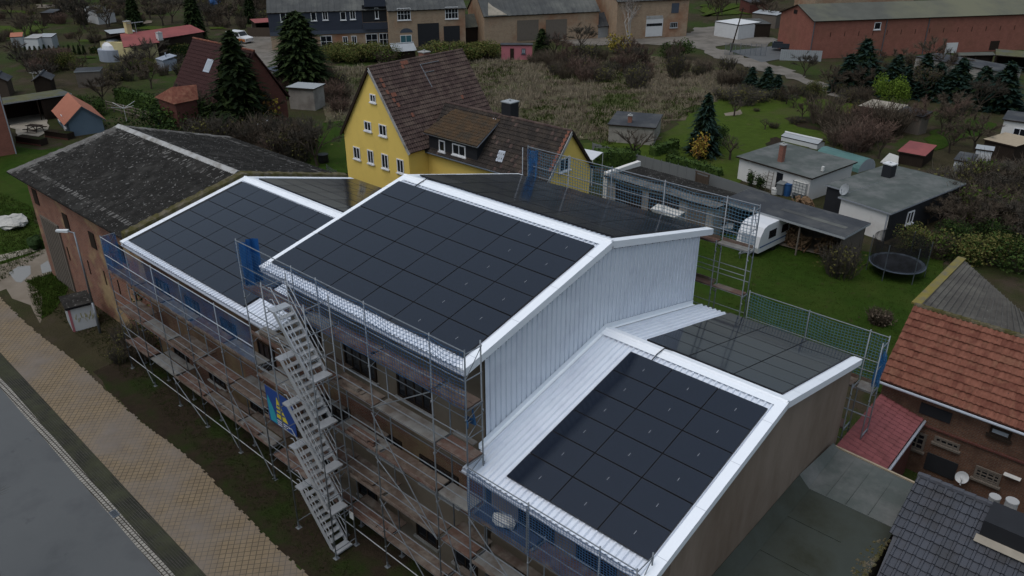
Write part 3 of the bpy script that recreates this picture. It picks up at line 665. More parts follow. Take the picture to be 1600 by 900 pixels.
# blue tarp tied to the posts at the left end of the hall scaffold, loose things on the decks
tarp('tarpaulin', 'crumpled bright blue tarpaulin hanging at the left end of the tall scaffold', (-.66,YO+.12), (-.62,YI+.1), 9.45, 11.3, 'blue_tarp', seed=21)
def lump(name, label, cat, loc, sx, sy, sz, mat, seed=0, n=10):
    rr = random.Random(seed); mb = MB(); rows = []
    for i in range(n+1):
        a = math.pi*i/n; row = []
        for j in range(2*n):
            b = math.pi*j/n; k = 1+.18*math.sin(3*b+seed)*math.sin(2*a)+rr.uniform(-.12,.12)
            row.append((sx*k*math.sin(a)*math.cos(b), sy*k*math.sin(a)*math.sin(b), max(0, sz*(.55+.55*k*math.cos(a)))))
        rows.append(row)
    for i in range(n):
        for j in range(2*n): mb.face([rows[i][j], rows[i+1][j], rows[i+1][(j+1)%(2*n)], rows[i][(j+1)%(2*n)]])
    o = mb.build(name, mat); o.location = loc; return tag(o, label, cat)
lump('plastic_sack', 'pale translucent plastic sack lying on the blue-netted scaffold deck of the right wing', 'sack', (12.6,-7.7,5.45), .42, .24, .3, 'plastic_white', 4)
# banner
a = Vector((-.15,YO-.09,5.25)); mb = MB()
def bq(x0,z0,x1,z1,x2,z2,x3,z3,m,o): mb.slab([(x0,-o,z0),(x1,-o,z1),(x2,-o,z2),(x3,-o,z3)], .004, m)
mb.box((0,0,-1.72),(1.95,.01,0),0)
mb.slab([(.05,-.004,-.75),(.12,-.004,-.42),(.5,-.004,-1.1),(.62,-.004,-1.66),(.12,-.004,-1.66)], .003, 1)
mb.slab([(.78,-.004,-.25),(1.42,-.004,-1.3),(.62,-.004,-1.3)], .003, 2)
for k in range(3):
    z = -.62-.2*k; w_ = .10+.1*k; mb.slab([(.86-w_,-.009,z),(.92+w_,-.009,z+.03),(.92+w_,-.009,z-.05),(.86-w_,-.009,z-.08)], .003, 0)
for k in range(3): mb.slab([(.6,-.004,-1.42-.1*k),(1.5-.15*k,-.004,-1.42-.1*k),(1.5-.15*k,-.004,-1.46-.1*k),(.6,-.004,-1.46-.1*k)], .003, 3)
o = mb.build('banner', ['banner_blue','banner_teal','banner_yellow','plastic_white']); o.location = a; tag(o, 'blue banner with a yellow triangle and teal figure tied to the scaffold by the stairs', 'banner')
# ================================================================== ground
mb = MB(); mb.face([(-1500,-900,0),(900,-900,0),(900,2200,0),(-1500,2200,0)]); struct('ground', mb, 'rough_ground')
LV = [0]
def patch(name, px, mat, z=None, world=False, wob=0):
    LV[0] += 1; z = .004*LV[0] if z is None else z
    pts = [Vector((p[0],p[1],0)) for p in px] if world else [G(*p) for p in px]
    if wob:                                                          # ragged natural outline
        rr = random.Random(len(px)*7+int(wob*100)); q = []
        for a, b in zip(pts, pts[1:]+pts[:1]):
            n = max(1, int((b-a).length/1.2))
            for k in range(n):
                p = a+(b-a)*k/n; q.append(p+Vector((rr.uniform(-wob,wob), rr.uniform(-wob,wob), 0)))
        pts = q
    mb = MB(); mb.face([(p.x,p.y,z) for p in pts]); return struct(name, mb, mat)
SL = -.028
def strip(name, y0, y1, mat, x0=-120, x1=70, z=None):
    LV[0] += 1; z = .004*LV[0] if z is None else z; mb = MB(); 
    mb.face([(x0,y0+SL*x0,z),(x1,y0+SL*x1,z),(x1,y1+SL*x1,z),(x0,y1+SL*x0,z)]); return struct(name, mb, mat)
patch('soil', [(-15.6,-9.75),(-15.6,-6.2),(19,-6.2),(19,-10.9)], 'soil', world=True, wob=.12)
patch('lawn', [(-400,300),(-400,640),(-30,470),(0,440),(70,395),(60,330),(180,255),(230,215),(60,235),(0,230)], 'lawn', wob=.5)
patch('yard', [(-60,420),(0,412),(48,397),(80,385),(90,440),(78,462),(62,505),(42,478),(10,452),(-40,470)], 'track', wob=.25)
patch('path', [(-40,408),(64,384),(66,390),(-40,420)], 'gravel_pale')
patch('puddle', [(14,428),(30,417),(48,414),(46,428),(36,440),(24,440)], 'puddle', wob=.15)
patch('puddle', [(63,416),(76,408),(80,424),(66,428)], 'puddle', wob=.15)
patch('grass_bank', [(42,438),(84,425),(108,448),(84,488),(62,500),(70,462)], 'lawn', wob=.2)
strip('road', -21, -14.02, 'asphalt'); strip('cobble_strip', -13.72, -12.88, 'cobble')
mb = MB(); mb.box((-120,-.0,0),(70,.36,.10)); 
gu = MB()
for x in range(-120, 70, 10): gu.hexa([(x,-14.04+SL*x,0),(x+10,-14.04+SL*(x+10),0),(x+10,-13.70+SL*(x+10),0),(x,-13.70+SL*x,0),(x,-14.04+SL*x,.05),(x+10,-14.04+SL*(x+10),.05),(x+10,-13.70+SL*(x+10),.06),(x,-13.70+SL*x,.06)])
struct('kerb', gu, 'gutter_setts')
pts = [(-70,-12.88),(-70,-10.15)]; rr = random.Random(3)
x = -70.
while x < 40:
    y = (-9.95 if x < -4 else -9.95-.045*(x+4))-SL*x-.08*math.sin(x*.5+.5)+rr.choice((0,0,.05,-.05)); pts += [(x,y),(x+.165,y)]; x += .165
pts.append((40,-12.88)); LV[0] += 1
mb = MB()
for k in range(2, len(pts)-2, 2):
    a, b = pts[k], pts[k+1]
    if b[0] > a[0]: mb.face([(a[0],-12.88+SL*a[0],.052),(b[0],-12.88+SL*b[0],.052),(b[0],b[1]+SL*b[0],.052),(a[0],a[1]+SL*a[0],.052)])
struct('pavement', mb, 'paving')
b = G(182,803); mb = MB(); mb.box((-.24,-.14,.062),(.24,.14,.075),0)
for k in range(5): mb.box((-.2,-.1+k*.045,.0755),(.2,-.08+k*.045,.08),1)
o = mb.build('drain_grate', ['steel_dark','black_rubber']); o.location = (b.x,-13.88+SL*b.x,0); tag(o, 'small iron drain grate set in the pale gutter stones by the road', 'drain')
patch('lawn', [(1080,362),(1195,372),(1350,395),(1470,405),(1500,470),(1420,640),(1340,600),(1150,520),(1070,470)], 'lawn', wob=.3)
patch('garden_lawn', [(900,228),(940,222),(1060,200),(1085,172),(1130,152),(1230,148),(1345,166),(1345,200),(1290,225),(1260,235),(1165,262),(1150,285),(1110,282),(1000,262),(930,262)], 'lawn_bright', wob=.8)
patch('garden_bed', [(1228,186),(1330,178),(1345,190),(1290,205),(1240,198)], 'soil', wob=.5); patch('garden_bed', [(1130,176),(1160,172),(1168,178),(1136,183)], 'track', wob=.5); patch('garden_bed', [(1190,226),(1215,214),(1222,219),(1200,232)], 'soil', wob=.4)
patch('garden_lawn', [(1440,215),(1520,180),(1560,195),(1460,235)], 'lawn', wob=.5)
patch('meadow', [(520,190),(470,110),(700,95),(860,92),(1000,85),(1080,95),(1210,130),(1130,150),(1050,190),(960,225),(880,215),(780,180)], 'meadow_soil', wob=1.2)
patch('dirt_yard', [(870,60),(960,50),(1075,52),(1085,44),(1140,40),(1215,62),(1200,75),(1140,68),(1120,75),(1160,88),(1230,108),(1310,140),(1350,162),(1330,160),(1230,120),(1130,96),(1080,72),(1000,70),(900,72)], 'yard', wob=.8)
patch('parking', [(1140,80),(1215,72),(1225,92),(1190,98)], 'asphalt')
patch('yard', [(360,60),(440,55),(445,80),(470,100),(420,112),(400,90),(365,75)], 'yard', wob=.5)
patch('gravel_yard', [(10,185),(70,178),(80,205),(62,215),(28,222),(20,200)], 'gravel_pale', wob=.3)
patch('garden_lawn', [(-40,38),(20,42),(70,40),(66,52),(0,62),(-60,60)], 'lawn_bright', wob=1)
rr0 = random.Random(44)
for k in range(16):
    u, v = rr0.uniform(-20,330), rr0.uniform(6,110); w_, h_ = rr0.uniform(18,50), rr0.uniform(3,7); s_ = rr0.uniform(-.1,.15)*w_
    patch(('garden_lawn','garden_bed','garden_lawn','garden_path')[k%4], [(u,v),(u+w_,v+s_),(u+w_*1.05,v+s_+h_),(u+.03*w_,v+h_)], ('lawn_bright','soil','lawn','track')[k%4], wob=.5)
patch('garden_lawn', [(1090,8),(1180,6),(1215,20),(1100,26)], 'lawn_bright', wob=1)
patch('garden_lawn', [(420,200),(545,190),(550,270),(450,290)], 'lawn', wob=.4)
patch('patio', [(1215,385),(1300,405),(1310,385),(1230,370)], 'track', wob=.1)
# ================================================================== building helpers
def quadL(L, W, x0, x1): pass
def gable(t, L, W, he, hr, wall, roof, og=.2, oe=.25, rm=None, tile=None, x0=0, trim='timber_dark', th=.10, ins=.0, clip=None, ridge='tile_brown', sides=(0,1), gmats=None):
    s = (hr-he)/(W/2); wz = lambda y: he+s*min(y, W-y)-.10
    mb = MB(); a, b = x0+og, L-og; y0, y1 = oe, W-oe
    mb.face([(a,y0,0),(a,y0,wz(y0)),(a,W/2,wz(W/2)),(a,y1,wz(y1)),(a,y1,0)]); mb.face([(b,y0,0),(b,y1,0),(b,y1,wz(y1)),(b,W/2,wz(W/2)),(b,y0,wz(y0))])
    mb.face([(a,y0,0),(b,y0,0),(b,y0,wz(y0)),(a,y0,wz(y0))]); mb.face([(b,y1,0),(a,y1,0),(a,y1,wz(y1)),(b,y1,wz(y1))]); mb.build('wall', wall, t)
    mb = MB(); S = math.hypot(W/2, hr-he); mats = [roof] if isinstance(roof, str) else list(roof)
    k = len(mats)
    for sd in sides:
        e0, e1, r0, r1 = ((x0,0,he),(L,0,he),(x0,W/2,hr),(L,W/2,hr)) if sd == 0 else ((L,W,he),(x0,W,he),(L,W/2,hr),(x0,W/2,hr))
        mb.slab([e0,e1,r1,r0] , th, 0, k)
        if tile:
            pu, pv, am, st, p2, flat = tile; v = Vector(r0)-Vector(e0)
            mb.tiles(Vector(e0)+Vector((0,0,.03)), Vector(e1)-Vector(e0), v, L-x0, S, pu, pv, am, st, 0, 1 if k > 1 else None, p2, flat, clip=clip if sd == 0 else None)
    o = mb.build('roof', mats+[trim], t)
    mb = MB(); mb.tube((x0,W/2,hr+.02), (L,W/2,hr+.02), .11, n=8); mb.build('ridge', ridge, t)
    return o
def xwin(t, x, y0, y1, z0, z1, out=1, mull=2, mf='frame_white', mg='glass_dark', sill=True):   # local frame
    mb = MB(); w = .09; f = lambda o: x+out*o
    def bx(ya,yb,za,zb,oa,ob): mb.box((min(f(oa),f(ob)),ya,za),(max(f(oa),f(ob)),yb,zb))
    bx(y0,y1,z0,z0+w,.001,.06); bx(y0,y1,z1-w,z1,.001,.06); bx(y0,y0+w,z0+w,z1-w,.001,.06); bx(y1-w,y1,z0+w,z1-w,.001,.06)
    for k in range(1,mull): ym = y0+(y1-y0)*k/mull; bx(ym-.035,ym+.035,z0+w,z1-w,.001,.05)
    if sill: bx(y0-.08,y1+.08,z0-.1,z0-.003,.001,.14)
    fr = mb.build('window', mf, t); mb = MB(); bx(y0+w,y1-w,z0+w,z1-w,.002,.02); mb.build('pane', mg, fr)
def ywin(t, y, x0, x1, z0, z1, out=-1, mull=2, mf='frame_white', mg='glass_dark', sill=True, bars=0, name='window'):
    mb = MB(); w = .09; f = lambda o: y+out*o
    def bx(xa,xb,za,zb,oa,ob): mb.box((xa,min(f(oa),f(ob)),za),(xb,max(f(oa),f(ob)),zb))
    bx(x0,x1,z0,z0+w,.001,.06); bx(x0,x1,z1-w,z1,.001,.06); bx(x0,x0+w,z0+w,z1-w,.001,.06); bx(x1-w,x1,z0+w,z1-w,.001,.06)
    for k in range(1,mull): xm = x0+(x1-x0)*k/mull; bx(xm-.03,xm+.03,z0+w,z1-w,.001,.05)
    for k in range(1,bars+1): zm = z0+(z1-z0)*k/(bars+1); bx(x0+w,x1-w,zm-.025,zm+.025,.002,.045)
    if sill: bx(x0-.08,x1+.08,z0-.1,z0-.003,.001,.14)
    fr = mb.build(name, mf, t); mb = MB(); bx(x0+w,x1-w,z0+w,z1-w,.002,.02); mb.build('pane', mg, fr)
def part_box(t, name, a, b, mat): mb = MB(); mb.box(a, b); return mb.build(name, mat, t)
def chimney(t, x, y, z0, z1, w, mat='brick_chimney', cap='concrete', d=None):
    d = d or w; mb = MB(); mb.box((x-w/2,y-d/2,z0),(x+w/2,y+d/2,z1)); c = mb.build('chimney', mat, t)
    mb = MB(); mb.box((x-w/2-.05,y-d/2-.05,z1+.002),(x+w/2+.05,y+d/2+.05,z1+.08)); mb.tube((x,y,z1+.08),(x,y,z1+.22),.09,n=8); mb.build('chimney_cap', cap, c)
def frame3(a, b, d, z, zd=None):                    # pixel corners at height z: front-left, front-right, back (behind front-left)
    A = G(*a, z); B = G(*b, z); D = G(*d, z if zd is None else zd); u = (B-A); u.z = 0; L = u.length; u.normalize(); n = Vector((-u.y,u.x,0)); W = (D-A).dot(n)
    return Vector((A.x,A.y,0)), math.atan2(u.y,u.x), L, W
def shed(name, label, cat, a, b, d, z, zb, wall, roof, th=.12, ov=.18, door=None, wins=(), doormat='timber_dark', open_front=False, group=None, fascia='timber_dark', corr=False):
    o, yaw, L, W = frame3(a, b, d, z, zb); t = thing(name, label, cat, o, yaw, group)
    mb = MB(); x0, x1, y0, y1 = ov, L-ov, ov, W-ov; zt = lambda y: z+(zb-z)*y/W-th
    if open_front:
        for q in ([(x0,y1),(x0,y0)],[(x1,y0),(x1,y1)],[(x1,y1),(x0,y1)]):
            (xa,ya),(xb,yb) = q; n = Vector((-(yb-ya), xb-xa, 0)).normalized()*.06
            mb.hexa([(xa,ya,0),(xb,yb,0),(xb+n.x,yb+n.y,0),(xa+n.x,ya+n.y,0),(xa,ya,zt(ya)),(xb,yb,zt(yb)),(xb+n.x,yb+n.y,zt(yb)),(xa+n.x,ya+n.y,zt(ya))])
        for k in range(int(L/2.5)+1): xx = x0+(x1-x0-.1)*k/max(1,int(L/2.5)); mb.box((xx,y0,0),(xx+.1,y0+.1,zt(y0)))
    else: mb.prism([(x0,y0),(x1,y0),(x1,y1),(x0,y1)], 0, [zt(y0),zt(y0),zt(y1),zt(y1)])
    mb.build('wall', wall, t)
    mb = MB(); mb.slab([(0,0,z),(L,0,z),(L,W,zb),(0,W,zb)], th, 0, 1)
    if corr: mb.corr((0,0,z+.01), (1,0,0), (0,W,zb-z), L, math.hypot(W,zb-z), .18, .03, 0)
    mb.build('roof', [roof, fascia], t)
    if door:
        x, w_, h = door; part_box(t, 'door', (x,y0-.04,0), (x+w_,y0-.002,h), doormat)
    for (x, w_, z0, h) in wins: ywin(t, y0, x, x+w_, z0, z0+h)
    return t, L, W
# ================================================================== yellow house
t = thing('yellow_house', 'yellow rendered house with steep brown tiled roof and a dormered side wing', 'house', (-21.92,18.87,0), R(90))
L, W = 10.66, 8.94
gable(t, L, W, 4.3, 10.5, 'yellow', ['tile_brown','tile_new'], og=.16, oe=.3, tile=(.24,.36,.045,.06,.0,False), ridge='tile_brown')
mb = MB(); fn = lambda p: (p.y-18.87, -21.92-p.x)                   # world -> house frame
def loc_main(u, v): p = Y(u,v,19.03); return p.y-18.87, -21.92-p.x, p.z
for u0,u1,v0,v1 in ((578,588,146,161),(569,581,188,206),(592,605,193,214),(552,564,228,250),(574,585,233,257),(596,608,239,265),(620,632,247,272)):
    _, y0, z1 = loc_main(u0,v0); _, y1, z0 = loc_main(u1,v1); xwin(t, .16, min(y0,y1), max(y0,y1), z0, z1, out=-1)
for s in (0, 1):
    y0, y1 = (0, W/2) if s == 0 else (W, W/2); mb = MB(); mb.bar((-.03,y0,4.22),(-.03,y1,10.42),.05,.24); mb.build('bargeboard', 'ridge_pale' if s == 0 else 'timber_dark', t)
def rp(x, f, o=.05):                                                 # point on the visible main slope, f from eave to ridge
    return Vector((x, W/2*f, 4.3+6.2*f+o+.05))
mb = MB()                                                            # replaced bright tiles
for (x,f,n) in ((.5,.80,1),(.5,.74,1),(.55,.66,1),(.9,.62,2),(.8,.56,1),(1.0,.50,1),(1.9,.36,1),(3.3,.94,3),(3.2,.90,1),(7.9,.42,1)):
    for k in range(n):
        p = rp(x+k*.26, f); u = Vector((.24,0,0)); v = Vector((0,W/2,6.2)).normalized()*.34; nn = Vector((0,-6.2,W/2)).normalized()*.05; mb.slab([p+nn,p+u+nn,p+u+v+nn,p+v+nn], .03)
mb.build('replaced_tiles', 'tile_new', t)
mb = MB(); p = rp(5.5,.80); mb.path([rp(5.3,.62,.12), rp(5.2,.90,.12), rp(7.3,.90,.12)], .03); mb.path([rp(5.2,.80,.12), rp(6.3,.80,.12)], .03); mb.build('roof_ladder', 'steel', t)
chimney(t, 6.6, W/2+.55, 9.6, 10.75, .7, 'brick_chimney')
# wing
ox, oy, WL, WW, whe, whr = -22.6, 20.81, 13.25, 5.8, 4.0, 7.45
t = thing('house_wing', 'yellow side wing with dark tiled roof, long black dormer and a skylight', 'house', (ox,oy,0), 0)
gable(t, WL, WW, whe, whr, 'yellow', ['tile_dark','tile_brown'], og=.16, oe=.3, tile=(.24,.34,.045,.05,.06,False), x0=.0, ridge='tile_brown')
a, b = Y(664,205,oy+.0), Y(745,227,oy+.0); dl, dr, dz = a.x-ox, b.x-ox, 5.72
mb = MB(); mb.prism([(dl+.2,.22),(dr-.2,.22),(dr-.2,2.7),(dl+.2,2.7)], 4.05, [dz-.12,dz-.12,dz+1.2,dz+1.2]); d = mb.build('dormer', 'black_wall', t)
mb = MB(); zz = whe+(whr-whe)*2.55/2.9+.1; mb.slab([(dl-.1,-.1,dz-.12),(dr+.1,-.1,dz-.12),(dr+.05,2.6,zz),(dl+.7,2.6,zz)], .12, 0, 1); 
mb.tiles((dl-.1,-.1,dz-.08), (1,0,0), (0,2.7,zz-dz+.12), dr-dl+.2, math.hypot(2.7,zz-dz+.12), .24, .32, .045, .03, 0, clip=lambda x,s: x > .75*s/2.6); mb.build('dormer_roof', ['tile_ochre','gutter_grey'], d)
for u0, u1, v0, v1 in ((686,696,218,238),(707,728,223,246)):
    a, b = Y(u0,v0,oy+.22), Y(u1,v1,oy+.22); ywin(t, .22, a.x-ox, b.x-ox, b.z, a.z, mull=2 if u1-u0 > 12 else 1)
def wp(u, v):                                                         # point on the wing's front slope seen at a pixel
    n = Vector((0,-(whr-whe)/(WW/2),1)).normalized(); p0 = Vector((ox,oy,whe+.06)); dd = ray(u,v); k = (p0-CAM).dot(n)/dd.dot(n); return CAM+dd*k-Vector((ox,oy,0))
def skylight(t, P, m='glass_pale'):
    mb = MB(); q = [p+Vector((0,0,.02)) for p in P]; mb.slab([p+Vector((0,0,.06)) for p in q], .08, 0); s = mb.build('skylight', 'gutter_grey', t)
    c = sum(q, Vector())/4; mb = MB(); mb.slab([c+(p-c)*.75+Vector((0,0,.07)) for p in q], .01); mb.build('pane', m, s)
skylight(t, [wp(774,253), wp(784,255), wp(790,238), wp(780,236)]); skylight(t, [wp(767,193), wp(774,195), wp(777,188), wp(770,186)])
a, b = wp(885,0), 0
p, q, pb = XX(873.7,249.5,ox+WL-.16), XX(890.6,245.4,ox+WL-.16), XX(873.7,270,ox+WL-.16); xwin(t, WL-.16, p.y-oy, q.y-oy, pb.z, p.z)
mb = MB()
for k in range(9):
    f = .22+k*.085; mb.slab([(WL-.40,WW/2*f,whe+(whr-whe)*f+.12),(WL-.1,WW/2*f,whe+(whr-whe)*f+.12),(WL-.1,WW/2*(f+.08),whe+(whr-whe)*(f+.08)+.13),(WL-.40,WW/2*(f+.08),whe+(whr-whe)*(f+.08)+.13)], .04)
mb.build('verge_tiles', 'tile_orange', t)
for s in (0, 1): mb = MB(); mb.bar((WL+.03,0 if s == 0 else WW,whe-.05),(WL+.03,WW/2,whr-.04),.05,.22); mb.build('bargeboard', 'ridge_pale' if s == 0 else 'timber_dark', t)
mb = MB(); mb.tube((.5,-.06,whe-.02),(WL,-.06,whe-.02),.07,n=8); mb.build('gutter', 'steel_dark', t)
p = Y(797,187,oy+WW/2+.4); chimney(t, p.x-ox, WW/2+.4, 6.6, 8.5, .95, 'black_wall', 'panel_grey')
# white awning behind the wing
mb = MB(); P = [G(905,231,2.5), G(942,238,2.3), G(926,250,2.3), G(912,246,2.5)]; c = sum(P, Vector())/4; c.z = 0
mb.slab([p-c for p in P], .04)
for p in P: mb.tube((p.x-c.x,p.y-c.y,0), p-c, .03)
o = mb.build('sun_sail', 'paint_white'); o.location = c; tag(o, 'white sun sail stretched beside the yellow gable', 'awning')
# ================================================================== garages, carport, garden houses (right of the hall)
t, L, W = shed('garage_row', 'long low garage row with grey corrugated roof and dark open bays behind blue netting', 'garage', (944,274), (1118,326), (972,252), 2.5, 2.3, 'render_grey', 'fibre_moss', corr=True, ov=.25)
mb = MB(); mb.slab([(0,-.02,2.53),(L,-.02,2.53),(L,W*.3,2.475),(0,W*.3,2.475)], .01); mb.corr((0,-.02,2.535),(1,0,0),(0,W,-.2),L,W*.3,.18,.03,0); mb.build('front_sheets', 'fibre_pale', t)
for k, (x, w_) in enumerate(((1.1,2.6),(4.4,2.8),(8.0,1.6))): part_box(t, 'garage_door', (x,.2,.02), (x+w_,.246,2.1), 'timber_dark' if k < 2 else 'timber_grey')
part_box(t, 'end_wall', (-.12,.1,0), (.24,W,2.75), 'render_white')
o, yaw = G(1062,318,1.9), R(-3); o.z = 0; mb = MB()
for k in range(9): mb.box((k*.25,0,.3),(k*.25+.235,.04,1.9))
o2 = mb.build('white_gate', 'panel_white'); o2.location = o; o2.rotation_euler.z = yaw; tag(o2, 'white ribbed metal gate standing in front of the garage row', 'gate')
mb = MB(); mb.slab([(0,0,.9),(2.4,.2,.9),(2.5,1.5,1.1),(0,1.3,1.1)], .06); mb.box((.1,.1,0),(2.3,.3,.85)); mb.box((2.0,.1,0),(2.3,1.3,.9)); o2 = mb.build('market_trailer', 'plastic_white'); q_ = G(1016,322,1.5); o2.scale = (1,1,1.4); o2.location = (q_.x,q_.y,0); o2.rotation_euler.z = R(-5); tag(o2, 'low white covered trailer parked in front of the dark garage bay', 'trailer')
t, L, W = shed('carport', 'flat dark felt carport sheltering firewood next to the caravan', 'carport', (1126,313), (1320,371), (1178,297), 2.5, 2.5, 'timber_grey', 'felt_dark', th=.16, ov=.2, open_front=True, fascia='panel_grey')
part_box(t, 'roof_strip', (L*.42,W*.38,2.504), (L*.93,W*.50,2.515), 'fibre_grey')
for k, (x,y,h) in enumerate(((L*.50,1.2,1.5),(L*.62,1.0,1.1),(L*.8,1.4,1.4))):
    mb = MB(); rr = random.Random(k)
    for i in range(40): mb.tube((rr.uniform(-.7,.7),rr.uniform(0,.1),rr.uniform(.1,h)), (rr.uniform(-.7,.7)*.2+rr.uniform(-.6,.6),.9,rr.uniform(.1,h)), .07, n=6)
    o2 = mb.build('firewood_stack', 'log_wood'); c = Vector((x,y,0)); o2.location = t.location+Matrix.Rotation(t.rotation_euler.z,3,'Z')@c; o2.rotation_euler.z = t.rotation_euler.z
    tag(o2, ('tall split firewood stack at the left under the dark carport','low split firewood stack in the middle of the dark carport','split firewood stack at the right post of the dark carport')[k], 'firewood')
def caravan():
    c = G(1183,405); t = thing('caravan', 'white touring caravan with dark windows parked beside the carport', 'caravan', c, R(84)); Lc, Wc = 4.2, 1.9; t.scale = (.93,.93,.93)
    prof = [(0,.45),(-.12,.9),(.05,1.75),(.45,2.35),(.9,2.5),(Lc-.7,2.52),(Lc-.2,2.3),(Lc,1.3),(Lc-.05,.45)]
    mb = MB(); 
    for y, rev in ((0,False),(Wc,True)):
        q = [(x,y+(.0),z) for x,z in prof]; mb.face(q if rev else q[::-1])
    for (x,z),(x2,z2) in zip(prof, prof[1:]+prof[:1]): mb.face([(x,0,z),(x,Wc,z),(x2,Wc,z2),(x2,0,z2)])
    mb.build('body', 'paint_white', t)
    for x0,x1 in ((1.2,2.2),(3.0,3.9)): part_box(t, 'window', (x0,-.02,1.3), (x1,-.002,1.95), 'glass_dark')
    mb = MB(); mb.slab([(-.115,.35,1.05),(-.115,Wc-.35,1.05),(.035,Wc-.35,1.72),(.035,.35,1.72)], .02); mb.build('front_window', 'glass_pale', t)
    part_box(t, 'stripe', (.1,-.012,.85), (Lc-.1,-.001,.95), 'paint_blue')
    for y in (.05, Wc-.2): mb = MB(); mb.tube((2.3,y,.3),(2.3,y+.15,.3),.3,n=16); w_ = mb.build('wheel', 'black_rubber', t)
    mb = MB(); mb.bar((0,.6,.45),(-1.1,Wc/2,.45),.07); mb.bar((0,Wc-.6,.45),(-1.1,Wc/2,.45),.07); mb.tube((-.9,Wc/2,0),(-.9,Wc/2,.5),.04); mb.build('drawbar', 'steel', t)
caravan()
# trampoline
c = G(1398,428); t = thing('trampoline', 'round garden trampoline with tall black safety net on the lawn', 'trampoline', c); rt = 1.75
mb = MB(); n = 28; mb.face([(rt*.86*math.cos(2*math.pi*k/n),rt*.86*math.sin(2*math.pi*k/n),.8) for k in range(n)]); mb.build('jumping_mat', 'trampoline_mat', t)
mb = MB()
for k in range(n):
    a, b = 2*math.pi*k/n, 2*math.pi*(k+1)/n; mb.slab([(rt*.85*math.cos(a),rt*.85*math.sin(a),.83),(rt*1.02*math.cos(a),rt*1.02*math.sin(a),.83),(rt*1.02*math.cos(b),rt*1.02*math.sin(b),.83),(rt*.85*math.cos(b),rt*.85*math.sin(b),.83)], .04)
mb.build('rim_pad', 'blue_dark', t)
for k in range(6):
    a = 2*math.pi*k/6+.4; q = Vector((rt*1.03*math.cos(a),rt*1.03*math.sin(a),0)); mb = MB(); mb.tube(q, q+Vector((0,0,2.6)), .03, n=6); mb.build('pole', 'steel_dark', t)
mb = MB(); n = 72
for k in range(n):
    a, b = 2*math.pi*k/n, 2*math.pi*(k+1)/n; p = Vector((rt*.98*math.cos(a),rt*.98*math.sin(a),0)); q = Vector((rt*.98*math.cos(b),rt*.98*math.sin(b),0)); z = Vector((0,0,1))
    mb.face([p+z*.85, q+z*.85, q+z*2.55, p+z*2.55])
NET('tramp_net', (.012,.012,.012), .62); mb.build('safety_net', 'tramp_net', t)
# white bungalow, black-and-white flat roof house, kennel
t, L, W = shed('garden_bungalow', 'white rendered bungalow with flat grey roof and a red brick chimney', 'bungalow', (1150,244), (1269,279), (1213,219), 2.1, 2.25, 'render_white', 'felt_grey', ov=.25)
p = G(1220,252,2.15)-t.location; q = Matrix.Rotation(-t.rotation_euler.z,3,'Z')@p; chimney(t, q.x, q.y, 2.1, 3.6, .42)
for fx, w_ in ((.55,.5),): part_box(t, 'door', (L*fx,.2,.1), (L*fx+.6,.248,1.7), 'glass_dark')
part_box(t, 'roof_vent', (L*.93,W*.3,2.2), (L*.93+.2,W*.3+.2,2.6), 'plastic_white')
o, yaw, L, W = frame3((1311,307), (1392,333), (1410,256), 2.3); t = thing('flat_roofed_house', 'black and white house with shallow grey felt roof and black chimney', 'house', o, yaw)
W1 = 10.2
mb = MB(); mb.prism([(.15,.15),(L-.15,.15),(L-.15,W1-.1),(.15,W1-.1)], 0, 2.17); mb.build('wall', 'render_white', t)
mb = MB(); mb.prism([(L-.149,.152),(L-.12,.152),(L-.12,W1),(L-.149,W1)], 0, 2.18); mb.build('side_wall', 'black_wall', t)
mb = MB(); mb.slab([(-.05,-.05,2.28),(L+.05,-.05,2.28),(L+.05,W1,2.55),(-.05,W1,2.5)], .12, 0, 1); mb.build('roof', ['felt_grey','gutter_grey'], t)
mb = MB(); x0 = -2.2; mb.prism([(x0,1.7),(.148,1.7),(.148,W1),(x0,W1)], 0, 2.2); mb.build('annex_wall', 'black_wall', t)
mb = MB(); mb.slab([(x0-.1,1.55,2.3),(-.055,1.55,2.34),(-.055,W1,2.48),(x0-.1,W1,2.42)], .12, 0, 1); mb.build('annex_roof', ['felt_grey','gutter_grey'], t)
p = G(1387,276,2.4)-t.location; q = Matrix.Rotation(-yaw,3,'Z')@p; chimney(t, q.x, q.y, 2.3, 3.45, .75, 'black_wall', 'panel_white')
xwin(t, L-.118, 2.6, 3.5, .75, 1.75); mb = MB(); mb.tube((L-.25,.1,2.15),(L-.25,.1,0),.05); mb.build('downpipe', 'gutter_grey', t)
def dish(name, label, loc, yaw, r=.4, mat='panel_grey', parent=None):
    mb = MB(); n = 16; ring = lambda k, rad, dep: (rad*math.cos(2*math.pi*k/n), dep, rad*math.sin(2*math.pi*k/n))
    for r0, r1 in ((0,.5),(.5,1)):
        for k in range(n): mb.face([ring(k,r0*r,-.25*r*(1-r0*r0)+.0), ring(k,r1*r,-.25*r*(1-r1*r1)), ring(k+1,r1*r,-.25*r*(1-r1*r1)), ring(k+1,r0*r,-.25*r*(1-r0*r0))])
    mb.bar((0,0,-r),(0,.5*r,-.2*r),.03); mb.box((-.05,.45*r,-.25*r),(.05,.7*r,-.1*r)); mb.bar((0,-.2*r,0),(0,-.2*r,-r*1.3),.05)
    o = mb.build(name, mat); o.location = loc; o.rotation_euler = (R(22),0,yaw); return tag(o, label, 'satellite dish')
dish('satellite_dish', 'grey satellite dish at the front roof corner of the black and white house', G(1319,296,2.75), R(150), .45)
t, L, W = shed('garden_hut', 'small pale hut with dark felt roof behind a twisted bare tree', 'hut', (949,194), (1025,200), (975,174), 1.9, 2.0, 'render_grey', 'felt_dark', ov=.15)
chimney(t, L*.42, W*.25, 1.9, 2.6, .4)
